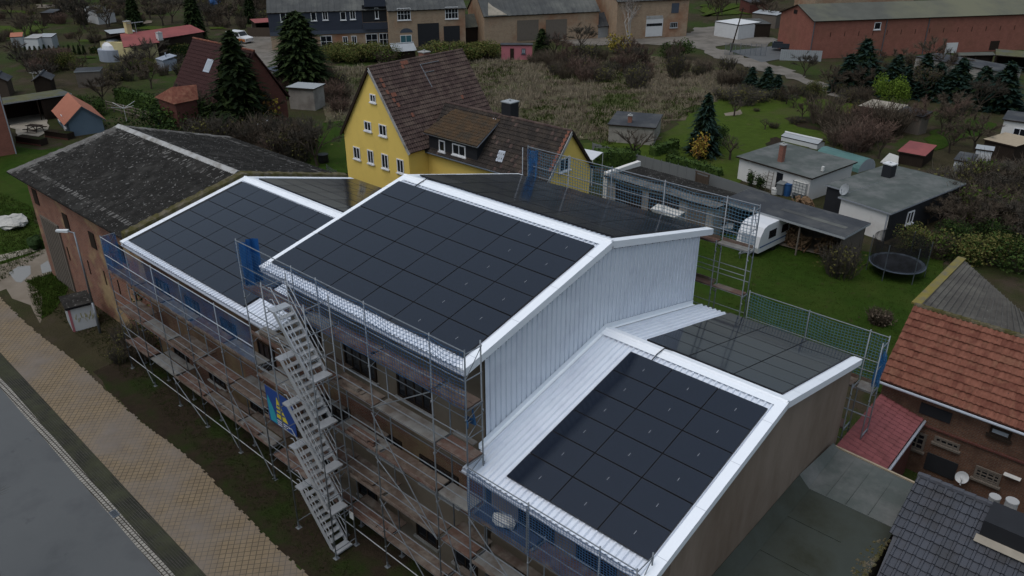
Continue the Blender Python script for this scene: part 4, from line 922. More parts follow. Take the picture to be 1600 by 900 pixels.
# small sheds on the right
shed('garden_shed', 'grey wooden shed with blue-grey felt roof among bare fruit trees', 'shed', (1400,174), (1442,183), (1422,167), 2.0, 2.3, 'timber_grey', 'felt_dark', ov=.15)
shed('garden_shed', 'long shed with sand coloured flat roof under the lime green tree', 'shed', (1341,165), (1398,175), (1366,155), 1.5, 1.6, 'timber_dark', 'gravel_pale', ov=.15)
shed('garden_shed', 'low dark shed with faded red roof sheet behind the reddish thicket', 'shed', (1402,236), (1446,244), (1436,222), 1.2, 1.4, 'timber_dark', 'roof_red', ov=.15)
shed('garden_shed', 'shed with pale plank roof terrace at the right edge', 'shed', (1536,217), (1588,229), (1560,204), 2.0, 2.0, 'timber_dark', 'timber_pale', ov=.15)
shed('garden_house', 'white garden house with dark roof overhang at the right edge above the plank roof', 'house', (1566,186), (1640,196), (1590,174), 2.4, 2.6, 'render_white', 'felt_dark', wins=((1.2,1.2,.7,1.0),))
shed('garden_shed', 'tiny white shed with pale grey tin roof beside dark garden shed', 'shed', (1524,232), (1553,236), (1532,226), 2.0, 2.1, 'panel_white', 'panel_grey', ov=.1)
shed('garden_shed', 'low dark garden shed with white side boards beside the tin roofed shed', 'shed', (1490,249), (1520,254), (1512,238), 1.6, 1.7, 'panel_white', 'felt_dark', ov=.1)
shed('garden_shed', 'low olive roofed shed half hidden by brown shrubs at the right', 'shed', (1476,276), (1520,284), (1500,258), 1.5, 1.6, 'panel_grey', 'felt_moss', ov=.1)
o, yaw, L, W = frame3((1222,201), (1280,214), (1233,195), 1.3); t = thing('cold_frame', 'long white sheeted cold frame at the edge of the garden lawn', 'cold frame', o, yaw)
gable(t, L, 1.5, .55, .8, 'panel_white', 'panel_grey', og=.05, oe=.05, ridge='panel_white')
o, yaw, L, W = frame3((1275,227), (1345,247), (1292,210), 1.4); t = thing('polytunnel', 'teal film polytunnel beside the white cold frame', 'greenhouse', o, yaw); mb = MB(); n = 10; W = 2.6
for k in range(n):
    a, b = math.pi*k/n, math.pi*(k+1)/n; mb.face([(0,W/2-W/2*math.cos(a),1.1*math.sin(a)),(L,W/2-W/2*math.cos(a),1.1*math.sin(a)),(L,W/2-W/2*math.cos(b),1.1*math.sin(b)),(0,W/2-W/2*math.cos(b),1.1*math.sin(b))])
mb.build('film', 'teal_film', t); mb = MB()
for x in (0, L): mb = MB(); mb.face([(x,W/2-W/2*math.cos(math.pi*k/n),1.1*math.sin(math.pi*k/n)) for k in range(n+1)]); mb.build('end_panel', 'glass_pale', t)
o = G(1375,255); mb = MB(); mb.slab([(0,0,.1),(1.6,0,.1),(1.4,.4,.9),(.5,.5,1.0)], .05); o2 = mb.build('lattice_panel', 'plastic_white'); o2.location = o; tag(o2, 'white lattice panel leaning behind the black chimney', 'panel')
# IBC tank, bins, tubs beside the bungalow
t = thing('water_tank', 'white caged water tank beside the blue drum', 'water tank', G(1251,310), R(-10)); part_box(t, 'container', (-.6,-.5,.55), (.6,.5,1.5), 'plastic_white'); mb = MB()
for k in range(5): mb.bar((-.62+k*.31,-.52,.4),(-.62+k*.31,-.52,1.55),.025); mb.bar((-.62,-.52,.5+k*.25),(.62,-.52,.5+k*.25),.025)
mb.box((-.62,-.52,.3),(.62,.52,.42)); 
for x in (-.5,.5): mb.box((x-.06,-.5,0),(x+.06,.5,.3))
mb.build('cage', 'steel', t)
def tub(name, label, cat, loc, r, h, mat, n=14):
    mb = MB(); mb.tube((0,0,0),(0,0,h*.5),r*.92,r,n); mb.tube((0,0,h*.5),(0,0,h),r,r*.94,n); mb.tube((0,0,h),(0,0,h+.05),r*1.03,r*1.03,n); o = mb.build(name, mat); o.location = loc; return tag(o, label, cat)
tub('drum', 'blue plastic drum beside the white water tank', 'drum', G(1229,305), .36, 1.0, 'paint_blue'); tub('flower_tub', 'round white tub next to the grey bin', 'tub', G(1210,303), .3, .45, 'plastic_white')
mb = MB(); mb.prism([(-.3,-.35),(.3,-.35),(.3,.35),(-.3,.35)], .08, 1.0); mb.slab([(-.33,-.4,1.05),(.33,-.4,1.05),(.33,.38,1.12),(-.33,.38,1.12)], .06); mb.tube((-.3,.3,.1),(.3,.3,.1),.1); o = mb.build('wheelie_bin', 'plastic_grey'); o.location = G(1219,304); tag(o, 'grey wheelie bin between the blue drum and the white tub', 'bin')
mb = MB(); rr = random.Random(4)
for k in range(60): a = rr.random()*6.3; r_ = rr.random()*.9; mb.tube((r_*math.cos(a),r_*math.sin(a),rr.uniform(.1,.7)), (r_*math.cos(a)+.25,r_*math.sin(a)+.1,rr.uniform(.1,.75)), .08, n=6)
o = mb.build('log_pile', 'log_wood'); o.location = G(1252,322); tag(o, 'round pile of pale logs behind the dark carport roof', 'log pile')
mb = MB()
for x in (-.22,.22): mb.bar((x,0,0),(x,.25,1.75),.04)
for k in range(6): mb.bar((-.22,.04*k+.03,.25+k*.27),(.22,.04*k+.03,.25+k*.27),.03)
o = mb.build('ladder', 'timber_grey'); o.location = G(1199,299); tag(o, 'wooden ladder leaning on the white bungalow wall', 'ladder')
# screen fence and wooden gate
A, B, D = G(925,243), G(1098,290), G(1200,325); mb = MB()
for p, q in ((A,B),(B,D)): mb.hexa([p-A,q-A,q-A+Vector((.02,.02,0)),p-A+Vector((.02,.02,0)),p-A+Vector((0,0,1.25)),q-A+Vector((0,0,1.25)),q-A+Vector((.02,.02,1.25)),p-A+Vector((.02,.02,1.25))])
n = 14
for k in range(n+1): p = (B-A)*k/n; mb.tube(p, p+Vector((0,0,1.35)), .03)
o = mb.build('screen_fence', 'blue_dark' if False else 'plastic_grey'); o.location = A; tag(o, 'long dark grey screen fence between the garage row and the garden', 'fence')
mb = MB(); mb.bar((0,0,0),(0,0,1.4),.1); mb.bar((1.3,0,0),(1.3,0,1.4),.1); mb.bar((-.1,0,1.4),(1.4,0,1.4),.09)
for k in range(8): mb.box((.08+k*.145,-.02,.1),(.2+k*.145,.02,1.2))
o = mb.build('garden_gate', 'timber_door'); o.location = G(1086,292); o.rotation_euler.z = R(-8); tag(o, 'brown wooden garden gate in the dark screen fence', 'gate')
# grey cart on the lawn, dead plant heap
mb = MB(); mb.slab([(0,0,.55),(1.7,.3,.6),(1.6,1.0,.75),(.1,.8,.7)], .1); mb.bar((.3,.4,0),(.3,.4,.55),.08); mb.bar((1.3,.6,0),(1.3,.6,.55),.08); mb.box((.5,.35,.66),(1.1,.7,.85),1); o = mb.build('garden_table', ['panel_grey','black_rubber']); q_ = G(1108,352,.65); o.location = (q_.x,q_.y,0); o.rotation_euler.z = R(15); tag(o, 'pale grey garden table behind the blue net near the caravan', 'table')
# ================================================================== right foreground
# flat felt roof building
t = thing('felt_roof_building', 'flat green-grey felt roof building next to the brown gable wall', 'building', (18,-3,0)); l = Vector((18,-3,0)); P = lambda x,y,z: Vector((x,y,z))-l
mb = MB(); mb.prism([(.12,-4),(3.35,-4),(3.2,8.35),(.0,8.6)], 0, 3.3); mb.build('wall', 'render_grey', t)
mb = MB(); mb.slab([P(17.93,-7,3.28),P(21.5,-7,3.28),P(21.35,2.75,3.44),P(17.93,2.75,3.44)], .1, 0); mb.slab([P(17.93,2.76,3.46),P(21.35,2.76,3.46),P(21.2,5.55,3.5),P(18.0,5.75,3.5)], .1, 1); 
mb.slab([P(17.84,-7,3.75),P(18.3,-7,3.30),P(18.3,2.75,3.455),P(17.84,2.75,3.85)], .03, 0); mb.slab([P(17.84,2.76,3.87),P(18.25,2.76,3.475),P(18.2,5.7,3.515),P(17.95,5.7,3.7)], .03, 1)
for x in (18.9,19.6,20.4): mb.box(P(x,2.8,3.466), P(x+.010,5.55,3.505), 1)
for y in (-5.2,-3.1,-1.2,.9): mb.box(P(18.3,y,3.29), P(20.2,y+.012,3.30+.016*(y+7)+.010), 2)
mb.build('roof', ['felt_green','felt_grey','felt_green'], t)
mb = MB(); mb.bar(P(21.22,5.6,3.52),P(18.0,5.8,3.52),.08,.06); mb.build('edge_trim', 'timber_pale', t)
mb = MB(); rr = random.Random(12)
for k in range(260):
    y = 2.2-5.5*rr.random()**.8; x = 21.42-abs(rr.gauss(0,.12+.05*(2.2-y))); r_ = rr.uniform(.02,.07); zz = 3.28+.16*(y+7)/9.75+.012; mb.hexa([(x-18-r_,y+3-r_,zz-.02),(x-18+r_,y+3-r_*.7,zz-.02),(x-18+r_,y+3+r_,zz-.02),(x-18-r_*.6,y+3+r_,zz-.02),(x-18-r_*.5,y+3-r_*.5,zz+.02),(x-18+r_*.5,y+3-r_*.5,zz+.025),(x-18+r_*.5,y+3+r_*.5,zz+.02),(x-18-r_*.4,y+3+r_*.5,zz+.02)])
mb.build('moss_patch', 'moss', t)['kind'] = 'stuff'
# lean-to with red tiles
t = thing('lean_to', 'lean-to with faded red tiled roof between the brown gable wall and the brick house', 'lean-to', (18,9,0)); l = Vector((18,9,0))
a, b, c, d = Vector((17.95,6.2,3.25))-l, Vector((19.85,6.15,2.85))-l, Vector((19.85,11.05,2.85))-l, Vector((17.95,11.2,3.25))-l
mb = MB(); mb.slab([a,b,c,d], .12, 0, 1); mb.tiles(b+Vector((0,0,.03)), c-b, a-b, 4.9, 1.93, .30, .32, .05, .035, 0, None, 0, False); mb.build('roof', ['tile_redlean','timber_dark'], t)
mb = MB(); mb.prism([(a.x+.1,a.y+.1),(b.x-.15,b.y+.1),(c.x-.15,c.y-.1),(d.x+.1,d.y-.1)], 0, [3.05,2.7,2.7,3.05]); mb.build('wall', 'brick_dark', t)
mb = MB(); mb.tube(b+Vector((.07,0,-.05)), c+Vector((.07,0,-.05)), .06, n=8); mb.build('gutter', 'gutter_grey', t)
# brick house with orange tiles
t = thing('brick_house', 'old dark brick house with bright orange pantile roof and grid windows', 'house', (17.9,11.25,0)); l = Vector((17.9,11.25,0)); P = lambda x,y,z: Vector((x,y,z))-l
mb = MB(); mb.prism([(0,0),(9,0),(9,5.6),(0,5.6)], 0, 3.9); mb.face([(0,0,3.9),(0,5.6,3.9),(0,2.8,6.35)]); mb.build('wall', 'brick_house', t)
mb = MB(); mb.slab([P(17.75,11.02,4.0),P(27,11.02,4.0),P(27,14.0,6.5),P(17.75,14.0,6.5)], .1, 0, 2)
mb.tiles(P(17.75,11.02,4.03), (1,0,0), (0,2.98,2.5), 9.2, 3.89, .205, .36, .055, .07, 0, 1, .42, False, seg=6, jit=.014); mb.build('roof', ['tile_orange','tile_orange2','timber_dark'], t)
mb = MB(); mb.slab([P(17.75,14.02,6.5),P(27,14.02,6.5),P(25.5,14.6,6.4),P(21.6,17.3,6.05),P(17.55,22.5,5.9)], .12, 0, 0)
A0 = P(17.75,14.05,6.5); mb.build('rear_roof', 'tile_grey', t)
mb = MB(); v = P(17.6,22.4,5.92)-A0; vn = v.normalized(); 
for k in range(34):
    q = A0+Vector((.25+k*.27,0,.03)); f_ = (.25+k*.27)/9.2; E1, E2, E3 = P(17.55,22.5,5.93), P(21.6,17.3,6.08), P(25.5,14.6,6.43); far = E1+(E2-E1)*min(1,f_/.55) if f_ < .55 else E2+(E3-E2)*min(1,(f_-.55)/.45); mb.bar(q, far+Vector((0,0,.0)), .035, .03)
mb.build('rear_roof_ribs', 'tile_grey', t)
mb = MB(); mb.bar(A0+Vector((.02,.1,.03)), P(17.58,22.4,5.97), .4, .06); mb.build('verge_lichen', 'lichen', t)
mb = MB()
for k in range(24): x = k*.38; mb.tube((x-.15,2.77,5.28+1.22+.02), (x+.26,2.77,5.28+1.22+.05), .12, .13, 8)
mb.build('ridge', 'moss', t)
mb = MB(); mb.prism([(.05,5.7),(3.4,5.7),(.05,10.6)], 0, 5.5); mb.build('rear_wall', 'brick_house', t)
mb = MB(); mb.tube((-.2,-.30,3.92),(9,-.30,3.92),.065,n=8); mb.build('gutter', 'gutter_grey', t)
def bw(u0,v0,u1,v1,**k): a, b = Y(u0,v0,11.25), Y(u1,v1,11.25); ywin(t, 0, min(a.x,b.x)-17.9, max(a.x,b.x)-17.9, max(0,min(a.z,b.z)), max(a.z,b.z), **k)
bw(1549,664,1578,688, mull=1, mf='timber_dark', mg='glass_pale'); bw(1462,680,1498,704, mull=4, mf='timber_grey'); bw(1526,726,1560,760, mull=4, bars=3, mf='timber_grey'); bw(1424,670,1442,705, mull=2, bars=2, mf='timber_grey')
def bd(u0,v0,u1,v1,name,mat,o=.05): a, b = Y(u0,v0,11.25), Y(u1,v1,11.25); return part_box(t, name, (min(a.x,b.x)-17.9,-o,max(0,min(a.z,b.z))), (max(a.x,b.x)-17.9,-.002,max(a.z,b.z)), mat)
bd(1450,706,1490,750,'door','black_wall'); bd(1440,628,1484,662,'shutter','black_wall',.03)
mb = MB(); a, b = Y(1440,661,11.25), Y(1600,722,11.25); mb.box((a.x-17.9,-.09,a.z-.06),(9,-.002,a.z+.02)); mb.build('string_course', 'brick_dark', t)
bd(1570,737,1596,748,'air_box','plastic_white',.25)
dish('satellite_dish', 'round pale satellite dish on the dark brick wall by the grid window', Y(1503,746,10.95), R(200), .27, 'panel_white')
# slate coloured house in the corner
t = thing('slate_house', 'house with blue-grey interlocking tiles in the bottom right corner', 'house', (21.4,4.2,0)); l = Vector((21.4,4.2,0)); P = lambda x,y,z: Vector((x,y,z))-l
rz, ry, s = 4.9, 4.2, math.tan(R(25)); zf = rz-11*s*.0
mb = MB(); e = 8.2; mb.slab([P(21.9,ry-e,rz-e*s),P(32,ry-e,rz-e*s),P(32,ry,rz),P(21.35,ry,rz)], .1, 1, 1)
mb.tiles(P(21.35,ry-e,rz-e*s+.03), (1,0,0), (0,e,e*s), 8.0, math.hypot(e,e*s), .30, .36, .045, .055, 0, 1, .4, True, clip=lambda x, q: x > .55*(1-q/9), jit=.006)
mb.slab([P(21.35,ry+.02,rz),P(32,ry+.02,rz),P(32,ry+1.6,rz-1.9),P(21.35,ry+1.6,rz-1.9)], .1, 1, 1)
mb.build('roof', ['tile_slate','tile_slate2'], t)
mb = MB()
for k in range(9): x = .0+k*.36; mb.tube((x-.06,0,.02+rz), (x+.33,0,.05+rz), .12, .125, 8)
mb.build('ridge', 'tile_slate2', t)
mb = MB(); mb.prism([(.55,-7.6),(9,-7.6),(9,1.5),(.1,1.5)], 0, [.9,.9,2.8,2.8]); mb.face([(.1,-.0,4.7),(.1,1.5,2.95),(.1,1.5,0),(.4,-7,0),(.4,-7,1.4)]); mb.build('wall', 'render_grey', t)
a = G(1546,792,5.0)-l; mb = MB(); mb.box((a.x+.05,-1.25,3.9),(a.x+1.5,-.05,5.15),0); c = mb.build('chimney', 'black_wall', t)
mb = MB(); mb.slab([(a.x-.03,-1.46,4.40),(a.x+1.6,-1.46,4.40),(a.x+1.6,-1.252,4.56),(a.x-.03,-1.252,4.56)], .05); mb.build('flashing', 'gravel_pale', c)
a = G(1585,776,5.2); tub('flower_tub', 'white planter tub with dark hole above the slate roof at the right edge', 'tub', Vector((a.x,4.6,4.6)), .20, .5, 'concrete'); tub('flower_tub', 'white planter tub with plants beside the chimney of the slate roof', 'tub', Vector((a.x-.5,4.7,4.5)), .18, .42, 'concrete')
# ================================================================== street things on the left
t = thing('street_lamp', 'tall grey street lamp with flat white head in front of the mossy barn', 'street lamp', G(157,520)); b = G(157,520)
mb = MB(); mb.tube((0,0,0),(0,0,2),.085,.075,10); mb.tube((0,0,2),(0,0,6.35),.065,.045,10); mb.build('pole', 'steel', t, True)
mb = MB(); mb.tube((.0,0,6.32),(-.25,-.25,6.42),.035,.035,8); mb.build('arm', 'steel', t)
mb = MB(); mb.hexa([(-.28,-.12,6.36),(-.12,-.28,6.36),(-.58,-.72,6.42),(-.72,-.58,6.42),(-.28,-.12,6.50),(-.12,-.28,6.50),(-.58,-.72,6.52),(-.72,-.58,6.52)]); mb.build('lamp_head', 'lamp_head', t)
A = G(115,519); B = G(152,509); Dp = G(88,480); u = (B-A).normalized(); yaw = math.atan2(u.y,u.x); Lx = (B-A).length; Wy = 1.7
t = thing('substation_hut', 'small white utility hut with mossy black roof and yellow graffiti by the pavement', 'hut', A, yaw)
mb = MB(); mb.box((0,0,0),(Lx,Wy,1.5)); mb.build('wall', 'panel_white', t); mb = MB(); mb.slab([(-.12,-.12,1.62),(Lx+.12,-.12,1.62),(Lx+.12,Wy+.12,1.62),(-.12,Wy+.12,1.62)], .14, 0, 1); mb.build('roof', ['fibre_moss','black_rubber'], t)
mb = MB(); rr = random.Random(9)
for k in range(16):
    x = .3+k*.075; z = .75+.18*math.sin(k*1.9); mb.bar((x,-.006,z+.3*rr.uniform(.2,.6)),(x+rr.uniform(-.08,.12),-.006,z-.2*rr.random()),.035,.012)
mb.build('graffiti', 'graffiti', t)
part_box(t, 'door_panel', (-.012,.3,.05), (-.002,1.4,1.35), 'panel_grey'); part_box(t, 'corner_post', (-.014,-.014,0), (.12,-.002,1.5), 'pink')
mb = MB(); mb.box((0,0,0),(.5,.5,.45)); o = mb.build('concrete_block', 'concrete'); o.location = G(108,447); o.rotation_euler.z = .4; tag(o, 'pale concrete block at the foot of the barn gate', 'block')
lump('rubble_heap', 'heap of pale rubble on the lawn left of the barn', 'rubble', G(20,352), 1.6, 1.0, .6, 'rubble', 2)
lump('clipped_bush', 'small dark round bush at the barn corner', 'bush', G(58,389), .5, .5, .9, 'leaf_dark', 7)
# ================================================================== plants
def leafcloud(mb, fn, n, size, m=(0,), rr=random, flat=0.):
    for _ in range(n):
        p, s = fn(), size*rr.uniform(.6,1.4); a = Vector((rr.gauss(0,1), rr.gauss(0,1), rr.gauss(0,1)*(1-flat))).normalized(); b = a.cross(Vector((rr.gauss(0,1),rr.gauss(0,1),rr.gauss(0,1)))).normalized()
        mb.face([p-a*s*.5, p+b*s*.32, p+a*s*.5, p-b*s*.32], rr.choice(m))
def twig(mb, a, b, w, m=0, rr=random):
    d = (b-a); s = d.cross(Vector((rr.gauss(0,1),rr.gauss(0,1),rr.gauss(0,1)))).normalized()*w*.5
    mb.face([a-s, a+s, b+s*.35, b-s*.35], m)
PROTO = {}
HID = []
def proto(name, parts):                         # first use is moved, later uses are copies
    PROTO[name] = parts
def bare_parts(seed, H=6., spread=2.6, tr=.14, twigs=900, mt='twig_brown', mb_='bark', multi=1, low=.25, tw=.035, leaf=None):
    rr = random.Random(seed); T = MB(); Cw = MB()
    def grow(a, d, ln, r, lv):
        b = a+d*ln; mid = a+d*ln*.5+Vector((rr.gauss(0,.05),rr.gauss(0,.05),0))*ln
        Cw.tube(a, mid, r, r*.8, 5 if lv < 2 else 4, 0, False); Cw.tube(mid, b, r*.8, r*.55, 5 if lv < 2 else 4, 0, False)
        if lv >= 3: ends.append((a, b)); return
        for k in range(rr.choice((3,3,4)) if lv < 2 else 3):
            nd_ = (d+Vector((rr.gauss(0,.55),rr.gauss(0,.55),rr.gauss(.10,.30)))).normalized(); grow(a+(b-a)*rr.uniform(.45,1), nd_, ln*rr.uniform(.55,.8), r*.5, lv+1)
    ends = []
    for q in range(multi):
        lean = Vector((rr.gauss(0,.10+.12*(multi>1)),rr.gauss(0,.10+.12*(multi>1)),1)).normalized(); p = Vector((rr.gauss(0,.15),rr.gauss(0,.15),0))*(multi>1); h = H*low
        T.tube(p-Vector((0,0,.1)), p+lean*h*.5, tr*1.15, tr, 8, 0, False); T.tube(p+lean*h*.5, p+lean*h, tr, tr*.85, 8, 0)
        for k in range(5 if multi == 1 else 3):
            a = 2*math.pi*(k/5)+rr.uniform(-.4,.4); e = rr.uniform(.35,1.0)*spread/H*2.2
            d = Vector((math.cos(a)*e, math.sin(a)*e, 1)).normalized(); grow(p+lean*h*rr.uniform(.75,1), d, H*(1-low)*rr.uniform(.42,.55), tr*.55, 1)
    per = max(2, twigs//max(1,len(ends)))
    for a, b in ends:
        for _ in range(per):
            p = a+(b-a)*rr.uniform(.2,1); d = ((b-a).normalized()+Vector((rr.gauss(0,.8),rr.gauss(0,.8),rr.gauss(.15,.6)))).normalized(); twig(Cw, p, p+d*rr.uniform(.25,.75)*H/7, tw, 1, rr)
    if leaf:
        for a, b in ends:
            leafcloud(Cw, lambda: a+(b-a)*rr.random()+Vector((rr.gauss(0,.25),rr.gauss(0,.25),rr.gauss(0,.25))), 6, .16, (2,), rr)
    return [('trunk', T, mb_), ('crown', Cw, [mb_, mt]+([leaf] if leaf else []))]
def conifer_parts(seed, H=8., Rr=2., m=('needle','needle_dark'), dens=1., pw=.85, sz=.62):
    rr = random.Random(seed); T = MB(); Cw = MB(); T.tube((0,0,-.1),(0,0,H*.95), H*.02+.04, .02, 8)
    nw = int(H*4.6*dens)
    for i in range(nw):
        f = i/nw; z = H*(.05+.95*f); r0 = Rr*(1-f)**pw*rr.uniform(.8,1.12)+.06; nb = max(5, int((7+9*(1-f))*dens))
        for k in range(nb):
            a = rr.uniform(0, 2*math.pi); rr0 = r0*rr.uniform(.72,1.12); dz = -.18*rr0; ns = max(2, int(rr0/.22))
            for s in range(ns):
                g = (s+.7)/ns; p = Vector((math.cos(a)*rr0*g, math.sin(a)*rr0*g, z+dz*g*g+rr.uniform(-.05,.05)))
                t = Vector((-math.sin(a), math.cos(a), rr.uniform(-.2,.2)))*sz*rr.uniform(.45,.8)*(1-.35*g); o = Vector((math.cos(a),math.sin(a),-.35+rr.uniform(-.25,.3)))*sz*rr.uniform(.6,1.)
                Cw.face([p-t*.6, p+o*.35-t*.25, p+o, p+t*.6], 0 if rr.random() < .35+.4*g else 1)
    def core():
        f = rr.random()**1.4; a = rr.uniform(0,6.28); q = Rr*(1-f)**pw*.82*math.sqrt(rr.random()); return Vector((math.cos(a)*q, math.sin(a)*q, H*(.05+.93*f)-.12*q))
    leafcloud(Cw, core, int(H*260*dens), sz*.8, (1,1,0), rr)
    return [('trunk', T, 'bark'), ('crown', Cw, list(m))]
def bush_parts(seed, rx=1., rz=1.2, n=900, m=('leaf_green','leaf_dark'), size=.2, stems=True, full=.55):
    rr = random.Random(seed); T = MB(); Cw = MB(); lob = [(Vector((rr.gauss(0,.38)*rx, rr.gauss(0,.38)*rx, rz*rr.uniform(.35,.75))), rr.uniform(.38,.62)) for _ in range(9)]
    for k in range(8): a = rr.uniform(0,6.28); T.tube((0,0,-.05),(math.cos(a)*rx*.5,math.sin(a)*rx*.5,rz*.8), .03, .012, 5)
    def fn():
        c, s = rr.choice(lob); d = Vector((rr.gauss(0,1),rr.gauss(0,1),rr.gauss(0,1))).normalized(); k = rr.random()**.4
        p = c+Vector((d.x*rx*s*k, d.y*rx*s*k, d.z*rz*s*k*.9)); p.z = max(.03, p.z); return p
    leafcloud(Cw, fn, n, size, (0,0,1), rr)
    return [('trunk', T, 'bark'), ('crown', Cw, list(m))]
def shrub_parts(seed, r=1.2, h=1.8, n=130, mt='twig_brown', leaf=None, w=.035, nl=250):
    rr = random.Random(seed); T = MB()
    for _ in range(n):
        a = rr.uniform(0,6.28); q = r*.55*math.sqrt(rr.random()); p = Vector((math.cos(a)*q,math.sin(a)*q,0)); d = Vector((math.cos(a)*rr.uniform(0,.55),math.sin(a)*rr.uniform(0,.55),1)).normalized(); L_ = h*rr.uniform(.55,1.05)
        e = p+d*L_; twig(T, p, e, w*1.3, 0, rr)
        for _ in range(5):
            s = p+d*L_*rr.uniform(.3,.95); dd = (d+Vector((rr.gauss(0,.6),rr.gauss(0,.6),rr.gauss(.1,.3)))).normalized(); twig(T, s, s+dd*h*rr.uniform(.15,.35), w*.8, 0, rr)
    mats = [mt]
    if leaf: leafcloud(T, lambda: Vector((rr.gauss(0,r*.4),rr.gauss(0,r*.4),h*rr.uniform(.15,.9))), nl, .14, (1,), rr); mats.append(leaf)
    return [('branches', T, mats)]
made = {}
def plant(key, name, label, cat, loc, sc=1., group=None, rz=None):
    rz = random.uniform(0,6.28) if rz is None else rz; loc = Vector(loc)
    if key in made: return dup(made[key], loc, rz, sc, label, group)
    parts = PROTO[key]
    if len(parts) == 1:
        o = parts[0][1].build(name, parts[0][2]); o.location = loc; o.rotation_euler = (0,0,rz); tag(o, label, cat, group)
    else:
        o = thing(name, label, cat, loc, rz, group)
        for n_, m_, mt in parts: m_.build(n_, mt, o)
    o.scale = (sc,sc,sc) if not isinstance(sc, tuple) else sc
    made[key] = o; return o
proto('bareA', bare_parts(1, 6, 2.6, .15, 2400)); proto('bareB', bare_parts(2, 6, 3.0, .16, 2800, 'twig_grey', low=.2)); proto('bareC', bare_parts(3, 6, 2.2, .12, 1900, 'twig_red', low=.22)); proto('bareD', bare_parts(4, 6, 2.4, .13, 1600, 'twig_brown', leaf='leaf_olive'))
proto('bareE', bare_parts(15, 4, 2.6, .16, 420, 'twig_grey', low=.3, tw=.028))
proto('birch', bare_parts(5, 9, 2.2, .11, 900, 'twig_brown', 'bark_birch', multi=4, low=.42, tw=.03))
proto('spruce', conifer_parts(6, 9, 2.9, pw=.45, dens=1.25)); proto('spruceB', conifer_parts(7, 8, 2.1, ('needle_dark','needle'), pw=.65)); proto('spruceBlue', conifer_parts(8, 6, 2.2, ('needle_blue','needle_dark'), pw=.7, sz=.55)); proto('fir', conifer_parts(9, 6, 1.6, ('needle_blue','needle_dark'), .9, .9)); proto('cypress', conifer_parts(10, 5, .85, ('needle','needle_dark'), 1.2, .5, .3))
proto('ballgreen', bush_parts(11, 2.0, 3.4, 6000, ('leaf_lime','leaf_lime2'), .17)); proto('bushgreen', bush_parts(12, 1.3, 1.8, 2200, size=.13)); proto('bushyellow', bush_parts(13, 1.3, 1.9, 800, ('leaf_yellow','leaf_olive'), .2)); proto('busholive', bush_parts(14, 1.5, 1.9, 2600, ('leaf_olive','leaf_green'), .12)); proto('bushorange', bush_parts(16, 1.0, 2.4, 500, ('leaf_yellow','leaf_orange'), .22)); proto('bushdark', bush_parts(17, 1.3, 2.0, 2200, ('leaf_dark','leaf_green'), .13))
proto('column', bush_parts(18, .42, 1.5, 700, ('leaf_dark','leaf_green'), .13))
proto('shrubB', shrub_parts(19)); proto('shrubR', shrub_parts(20, mt='twig_red')); proto('shrubG', shrub_parts(21, mt='twig_grey', leaf='leaf_olive')); proto('shrubY', shrub_parts(22, mt='twig_brown', leaf='leaf_lime2', nl=500))
def P0(u, v): return G(u, v, 0)
def by_top(key, H, name, label, cat, u, v, vt, group=None, kw=None):
    b = P0(u, v); h = max(.5, HT(u, vt, b)); s = h/H; return plant(key, name, label, cat, b, (s*random.uniform(.9,1.1), s*random.uniform(.9,1.1), s) if kw is None else (s*kw*random.uniform(.85,1.15), s*kw*random.uniform(.85,1.15), s), group)
# conifers
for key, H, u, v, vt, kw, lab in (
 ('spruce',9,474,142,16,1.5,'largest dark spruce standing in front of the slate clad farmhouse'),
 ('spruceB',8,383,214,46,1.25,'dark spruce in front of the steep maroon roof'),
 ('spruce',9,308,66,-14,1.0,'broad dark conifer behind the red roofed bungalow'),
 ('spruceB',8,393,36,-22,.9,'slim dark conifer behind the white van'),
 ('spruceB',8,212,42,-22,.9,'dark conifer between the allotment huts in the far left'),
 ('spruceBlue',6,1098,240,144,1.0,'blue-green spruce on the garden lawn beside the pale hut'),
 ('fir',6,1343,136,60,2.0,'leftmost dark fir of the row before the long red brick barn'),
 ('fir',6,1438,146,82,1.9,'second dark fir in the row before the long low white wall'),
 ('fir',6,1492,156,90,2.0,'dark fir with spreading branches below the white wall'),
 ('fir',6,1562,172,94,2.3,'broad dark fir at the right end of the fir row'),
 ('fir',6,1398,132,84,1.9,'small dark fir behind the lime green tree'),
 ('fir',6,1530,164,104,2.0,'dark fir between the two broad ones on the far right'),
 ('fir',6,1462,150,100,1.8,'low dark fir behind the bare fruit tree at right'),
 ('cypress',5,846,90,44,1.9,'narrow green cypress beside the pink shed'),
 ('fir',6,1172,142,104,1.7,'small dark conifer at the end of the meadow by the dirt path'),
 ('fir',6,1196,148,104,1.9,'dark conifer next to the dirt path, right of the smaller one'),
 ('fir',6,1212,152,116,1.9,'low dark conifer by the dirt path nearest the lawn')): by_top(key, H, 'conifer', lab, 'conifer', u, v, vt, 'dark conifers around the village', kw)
by_top('ballgreen', 3.4, 'round_tree', 'lime green round tree behind the sand roofed shed', 'tree', 1391, 163, 120)
by_top('birch', 9, 'birch_tree', 'bare white-stemmed birch in front of the brick farm building', 'birch', 983, 66, -16, None, .8)
